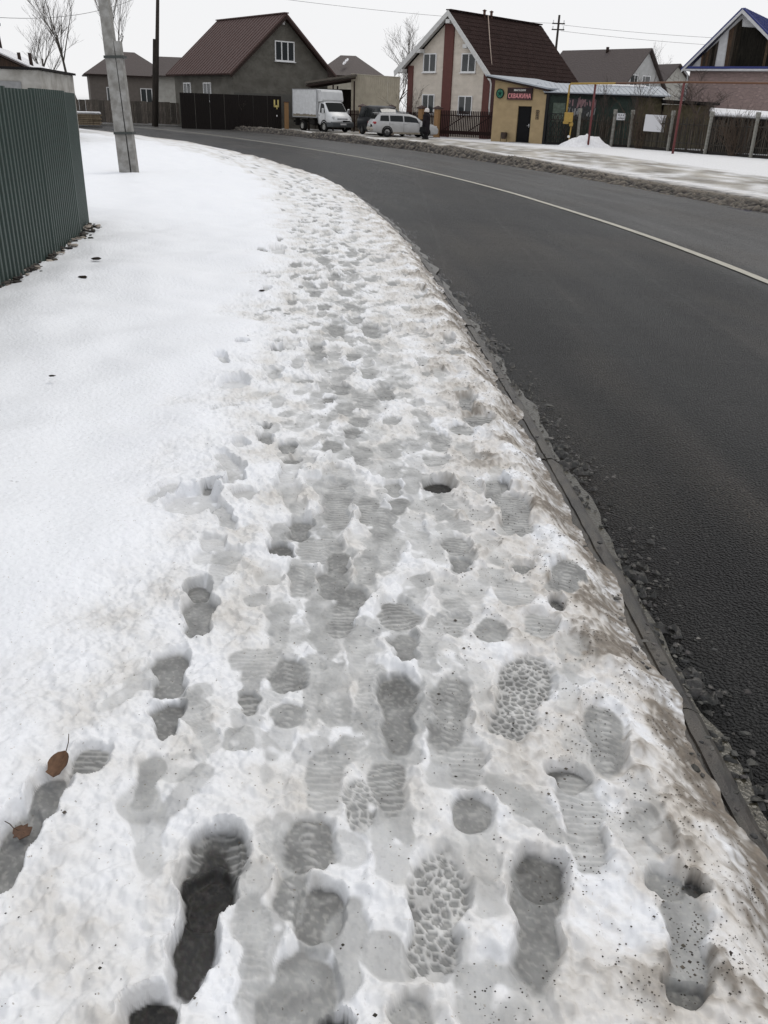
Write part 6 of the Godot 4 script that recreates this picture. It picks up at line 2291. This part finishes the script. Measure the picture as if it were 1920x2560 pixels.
func build_trees() -> void:
	bare_tree("bare_tree", "tall bare tree directly left of the concrete power pole", Vector3(-29.5, 0.0, -86), 11.5, 0.16, 3, 0.5, 0.75, 4, "bare trees beyond the left fence")
	bare_tree("bare_tree", "tall bare tree with fine branches right of the concrete power pole", Vector3(-26.5, 0.0, -88), 12.5, 0.17, 8, 0.5, 0.8, 4, "bare trees beyond the left fence")
	bare_tree("bare_tree", "slim bare tree low between the garage and the concrete pole", Vector3(-30.5, 0.0, -82), 8.0, 0.12, 14, 0.55, 0.6, 4, "bare trees beyond the left fence")
	bare_tree("birch_tree", "pale drooping birch at the upper left corner", Vector3(-24.3, 0.0, -56), 11.5, 0.17, 21, 0.7, 0.1, 4, "", "tree", Color(0.16, 0.145, 0.125))
	bare_tree("bare_tree", "bare tree rising beside the left eave of the cream house", Vector3(1.6, 0.1, -90), 8.6, 0.15, 33, 0.6, 0.5, 4, "bare trees behind the houses")
	bare_tree("bare_tree", "low bare tree between the hip-roofed house and the cream house", Vector3(-0.6, 0.1, -88), 6.2, 0.12, 39, 0.7, 0.4, 4, "bare trees behind the houses")
	bare_tree("bare_tree", "distant bare tree in the gap left of the brick house", Vector3(27.0, 0.1, -100), 8.0, 0.14, 45, 0.6, 0.4, 4, "bare trees behind the houses")
	# garden behind the picket fence
	bare_tree("garden_tree", "spreading bare garden tree in front of the brick house wall", Vector3(15.9, 0.1, -50.6), 4.3, 0.07, 51, 0.9, 0.35, 4, "bare garden trees", "tree", Color(0.06, 0.045, 0.038))
	bare_tree("garden_tree", "thin bare sapling rising above the grey shed roof", Vector3(13.9, 0.1, -54.6), 4.2, 0.045, 57, 0.45, 0.6, 3, "bare garden trees", "tree", Color(0.06, 0.045, 0.038))
	bare_tree("garden_tree", "slender bare sapling before the ochre shed wall", Vector3(12.1, 0.1, -54.9), 3.4, 0.04, 63, 0.5, 0.6, 3, "bare garden trees", "tree", Color(0.06, 0.045, 0.038))
	var places := [
		[Vector3(13.9, 0.08, -52.6), 1.9, 16, "thick brown shrub behind the large white board"],
		[Vector3(15.0, 0.08, -50.3), 2.0, 18, "dark tangled shrub behind the red gas pipe post"],
		[Vector3(16.2, 0.08, -48.3), 1.9, 18, "brown shrub in front of the lean-to shed"],
		[Vector3(17.3, 0.08, -46.0), 1.7, 16, "brown shrub before the snowy shed's left end"],
		[Vector3(18.3, 0.08, -43.6), 1.6, 15, "brown shrub at the right edge behind the pickets"],
		[Vector3(12.2, 0.08, -54.9), 1.5, 12, "twiggy shrub behind the small white notice"],
		[Vector3(10.4, 0.08, -55.0), 1.3, 10, "twiggy shrub behind the snow heap"],
		[Vector3(16.6, 0.08, -45.2), 1.3, 12, "low twiggy shrub tangled in the rightmost pickets"]]
	for k in places.size():
		bush("garden_shrub", places[k][3], places[k][0], places[k][1], places[k][2], 100 + k, "bare shrubs behind the picket fence", Color(0.075, 0.052, 0.036))
	var row := [
		[Vector3(-12.2, 0.15, -71.5), 1.3, "twiggy roadside shrub before the dark gate's left end"],
		[Vector3(-13.6, 0.15, -73.5), 1.5, "twiggy roadside shrub left of the dark gate"],
		[Vector3(-15.4, 0.15, -76.0), 1.3, "twiggy roadside shrub in the middle of the far bend"],
		[Vector3(-17.6, 0.15, -79.5), 1.4, "twiggy roadside shrub by the grey board fence"]]
	for k in row.size():
		bush("roadside_shrub", row[k][2], row[k][0], row[k][1], 10, 140 + k, "shrubs along the far bend", Color(0.12, 0.10, 0.085))
	bush("garden_shrub", "tall bare shrub at the left end of the picket panels", Vector3(0.9, 0.1, -64.6), 2.5, 8, 160, "", Color(0.06, 0.05, 0.04))

# ------------------------------------------------------------------ small things on the snow
func leaf(called: String, label: String, at: Vector3, size: float, turn: Vector3, curl: float, seed_no: int, color: Color) -> void:
	var t := thing(called, label, "leaf", at)
	t.rotation = turn
	var rg := RandomNumberGenerator.new()
	rg.seed = seed_no
	var st := S(true)
	var n := 9
	var rows := []
	for k in n + 1:
		var u := k / float(n)
		var w := size * 0.46 * pow(maxf(sin(PI * pow(u, 0.75)), 0.0), 0.6) * (1.0 + rg.randf_range(-0.24, 0.2))
		var row := []
		for q in 7:
			var v := q / 3.0 - 1.0
			row.append(Vector3(v * w, curl * (v * v * w + 0.5 * pow(u - 0.5, 2.0) * size) + rg.randf_range(-1, 1) * size * 0.015, (0.5 - u) * size))
		rows.append(row)
	for k in n:
		for q in 6:
			var e := Vector3(0, 0.0008, 0)
			quad(st, rows[k][q] + e, rows[k + 1][q] + e, rows[k + 1][q + 1] + e, rows[k][q + 1] + e)
			quad(st, rows[k][q + 1] - e, rows[k + 1][q + 1] - e, rows[k + 1][q] - e, rows[k][q] - e)
	part(st, "blade", mat("dry leaf %d" % seed_no, color, 0.75, "stain", 0.06), t)
	var sm := S(true)
	tube(sm, [Vector3(0, 0, 0.4 * size), Vector3(0, 0.001, -0.5 * size), Vector3(size * 0.06, curl * size * 0.3 + 0.004, -0.78 * size), Vector3(size * 0.02, curl * size * 0.5 + 0.008, -1.05 * size)], [0.0006, 0.0012, 0.0012, 0.001], 5)
	part(sm, "stem", mat("leaf stem", Color(0.05, 0.028, 0.016), 0.8), t)

func lump(st: SurfaceTool, c: Vector3, s: Vector3, rg: RandomNumberGenerator) -> void:
	# a rough clod of 20 faces
	var g := (1.0 + sqrt(5.0)) / 2.0
	var p := []
	for v in [Vector3(-1, g, 0), Vector3(1, g, 0), Vector3(-1, -g, 0), Vector3(1, -g, 0), Vector3(0, -1, g), Vector3(0, 1, g), Vector3(0, -1, -g), Vector3(0, 1, -g), Vector3(g, 0, -1), Vector3(g, 0, 1), Vector3(-g, 0, -1), Vector3(-g, 0, 1)]:
		p.append(c + (v.normalized() * rg.randf_range(0.65, 1.2)) * s)
	for f in [[0, 11, 5], [0, 5, 1], [0, 1, 7], [0, 7, 10], [0, 10, 11], [1, 5, 9], [5, 11, 4], [11, 10, 2], [10, 7, 6], [7, 1, 8], [3, 9, 4], [3, 4, 2], [3, 2, 6], [3, 6, 8], [3, 8, 9], [4, 9, 5], [2, 4, 11], [6, 2, 10], [8, 6, 7], [9, 8, 1]]:
		tri(st, p[f[0]], p[f[2]], p[f[1]])

func build_debris() -> void:
	leaf("fallen_leaf", "brown curled leaf with its stem up beside a deep footprint", Vector3(-0.775, 0.148, -1.585), 0.068, Vector3(0.5, -0.25, 0.25), 0.35, 4, Color(0.16, 0.085, 0.045))
	leaf("fallen_leaf", "brown leaf lying flat in the wet footprint at the lower left", Vector3(-0.80, 0.116, -1.40), 0.046, Vector3(0.05, 1.2, 0.0), 0.1, 6, Color(0.11, 0.055, 0.03))
	var rg := RandomNumberGenerator.new()
	rg.seed = 31
	for q in [[Vector3(-1.13, 0.178, -7.42), 0.03, "dark scrap of bark on the clean snow left of the trodden strip"], [Vector3(-1.935, 0.19, -4.67), 0.022, "tiny dark bark crumb alone on the smooth snow at left"], [Vector3(-2.75, 0.21, -7.6), 0.05, "dark bark flake on the snow near the green fence"], [Vector3(-2.95, 0.21, -8.6), 0.06, "larger dark clod on the snow near the green fence"]]:
		var st := S()
		lump(st, Vector3.ZERO, Vector3(q[1], q[1] * 0.3, q[1] * 0.6), rg)
		var o := part(st, "bark_scrap", mat("dark bark", Color(0.03, 0.024, 0.02), 0.9))
		o.position = q[0]
		tag(o, q[2], "bark", "bark scraps on the snow")
	# slush thrown up along the kerb: a crust that breaks up towards the lane, with loose crumbs
	var kerb := smooth_line(KERB, 24)
	var zs := PackedFloat32Array()
	var d := 0.2
	while d < 30.0:
		zs.append(d)
		d += maxf(0.010, d * d / 1300.0)
	var n := 44
	var v := PackedVector3Array()
	var c := PackedColorArray()
	var clod := noise(95, 16.0, 3)
	var patch := noise(96, 2.2, 3)
	var grain := noise(97, 55.0, 2)
	for i in zs.size():
		var z := -zs[i]
		var e := edge_x(kerb, z)
		for j in n:
			var off := lerpf(0.085, 0.62, j / float(n - 1))
			var x := e.x + off
			var tt := (off + 0.25) / 8.75
			var road := -0.05 + 0.05 * (1.0 - pow(2.0 * tt - 1.0, 2.0))
			var cover := 0.42 - (off - 0.09) * 3.0 + 0.65 * patch.get_noise_2d(x, z) + 0.9 * clod.get_noise_2d(x, z) + 0.25 * grain.get_noise_2d(x, z)
			v.append(Vector3(x, road - 0.012 + 0.040 * smoothstep(0.1, 0.9, cover) + 0.006 * grain.get_noise_2d(x * 0.6, z * 0.6) * smoothstep(-0.2, 0.3, cover), z))
			var g := clampf(0.035 + 0.06 * clod.get_noise_2d(x + 5.0, z) + 0.05 * patch.get_noise_2d(x * 1.6, z + 9.0), 0.022, 0.14)
			c.append(Color(g, g * 0.94, g * 0.86))
	# silty meltwater standing in the gutter between kerb and crust
	var wv := PackedVector3Array()
	var wc := PackedColorArray()
	var span := noise(98, 1.1, 3)
	for i in zs.size():
		var z := -zs[i]
		var e := edge_x(kerb, z)
		var wide := clampf(0.055 + 0.08 * span.get_noise_2d(1.0, z), 0.01, 0.11)
		for j in 5:
			var off := 0.088 + wide * j / 4.0
			var tt := (off + 0.25) / 8.75
			wv.append(Vector3(e.x + off, maxf(-0.027, -0.046 + 0.05 * (1.0 - pow(2.0 * tt - 1.0, 2.0))), z))
			wc.append(Color(0.042, 0.036, 0.027))
	structure(put(sheet(wv, wc, zs.size(), 5), "gutter_water", tinted("silty meltwater", 0.3, "", 1.0, "grain", 0.3)))
	var crust := put(sheet(v, c, zs.size(), n), "slush", tinted("slush crust", 0.45, "fine", 0.3, "grain", 0.6))
	crust.set_meta("kind", "stuff")
	tag(crust, "dark frozen slush crust along the kerb", "slush")
	var st := S()
	for i in 300:
		var z := -exp(rg.randf_range(log(1.1), log(9.0)))
		var e := edge_x(kerb, z)
		var off := 0.12 + absf(rg.randfn(0.0, 0.10)) * (0.5 + noise_at(z))
		if rg.randf() < 0.3:
			off = rg.randf_range(-0.04, 0.08)
		var s := rg.randf_range(0.003, 0.009)
		if rg.randf() < 0.05:
			s *= 1.9
		var g := rg.randf_range(0.012, 0.05) if rg.randf() < 0.88 else rg.randf_range(0.06, 0.13)
		st.set_color(Color(g, g * 0.93, g * 0.84))
		lump(st, Vector3(e.x + off, (0.026 if off < 0.1 else -0.022) + s * 0.25, z), Vector3(s * rg.randf_range(1, 2.4), s * 0.6, s * rg.randf_range(1, 2.2)), rg)
	var sl := part(st, "slush_crumbs", tinted("slush crumbs", 0.55))
	sl.set_meta("kind", "stuff")
	tag(sl, "grey brown crumbs of frozen slush along the kerb", "slush")
	# dirt and dead leaves heaped along the foot of the green fence
	var s3 := S()
	for i in 420:
		var t := rg.randf()
		var p := Vector2(-3.22, -5.6).lerp(Vector2(-3.95, -11.2), t)
		p.x += 0.30 * t * (1.0 - t) * 0.6
		var s := rg.randf_range(0.008, 0.035)
		var g := rg.randf_range(0.015, 0.07) if rg.randf() < 0.7 else rg.randf_range(0.2, 0.4)
		s3.set_color(Color(g, g * 0.88, g * 0.76))
		lump(s3, Vector3(p.x + 0.06 + absf(rg.randfn(0.0, 0.07)), 0.205 + rg.randf_range(-0.02, 0.02), p.y), Vector3(s * 1.4, s * 0.6, s * 1.4), rg)
	var dl := part(s3, "fence_litter", tinted("fence litter dirt", 0.9))
	dl.set_meta("kind", "stuff")
	tag(dl, "dark dirt and dead leaves along the foot of the green fence", "litter")

func noise_at(z: float) -> float:
	return clampf(0.5 + 0.5 * sin(z * 3.1) + 0.4 * sin(z * 7.7 + 1.0), 0.0, 1.4)
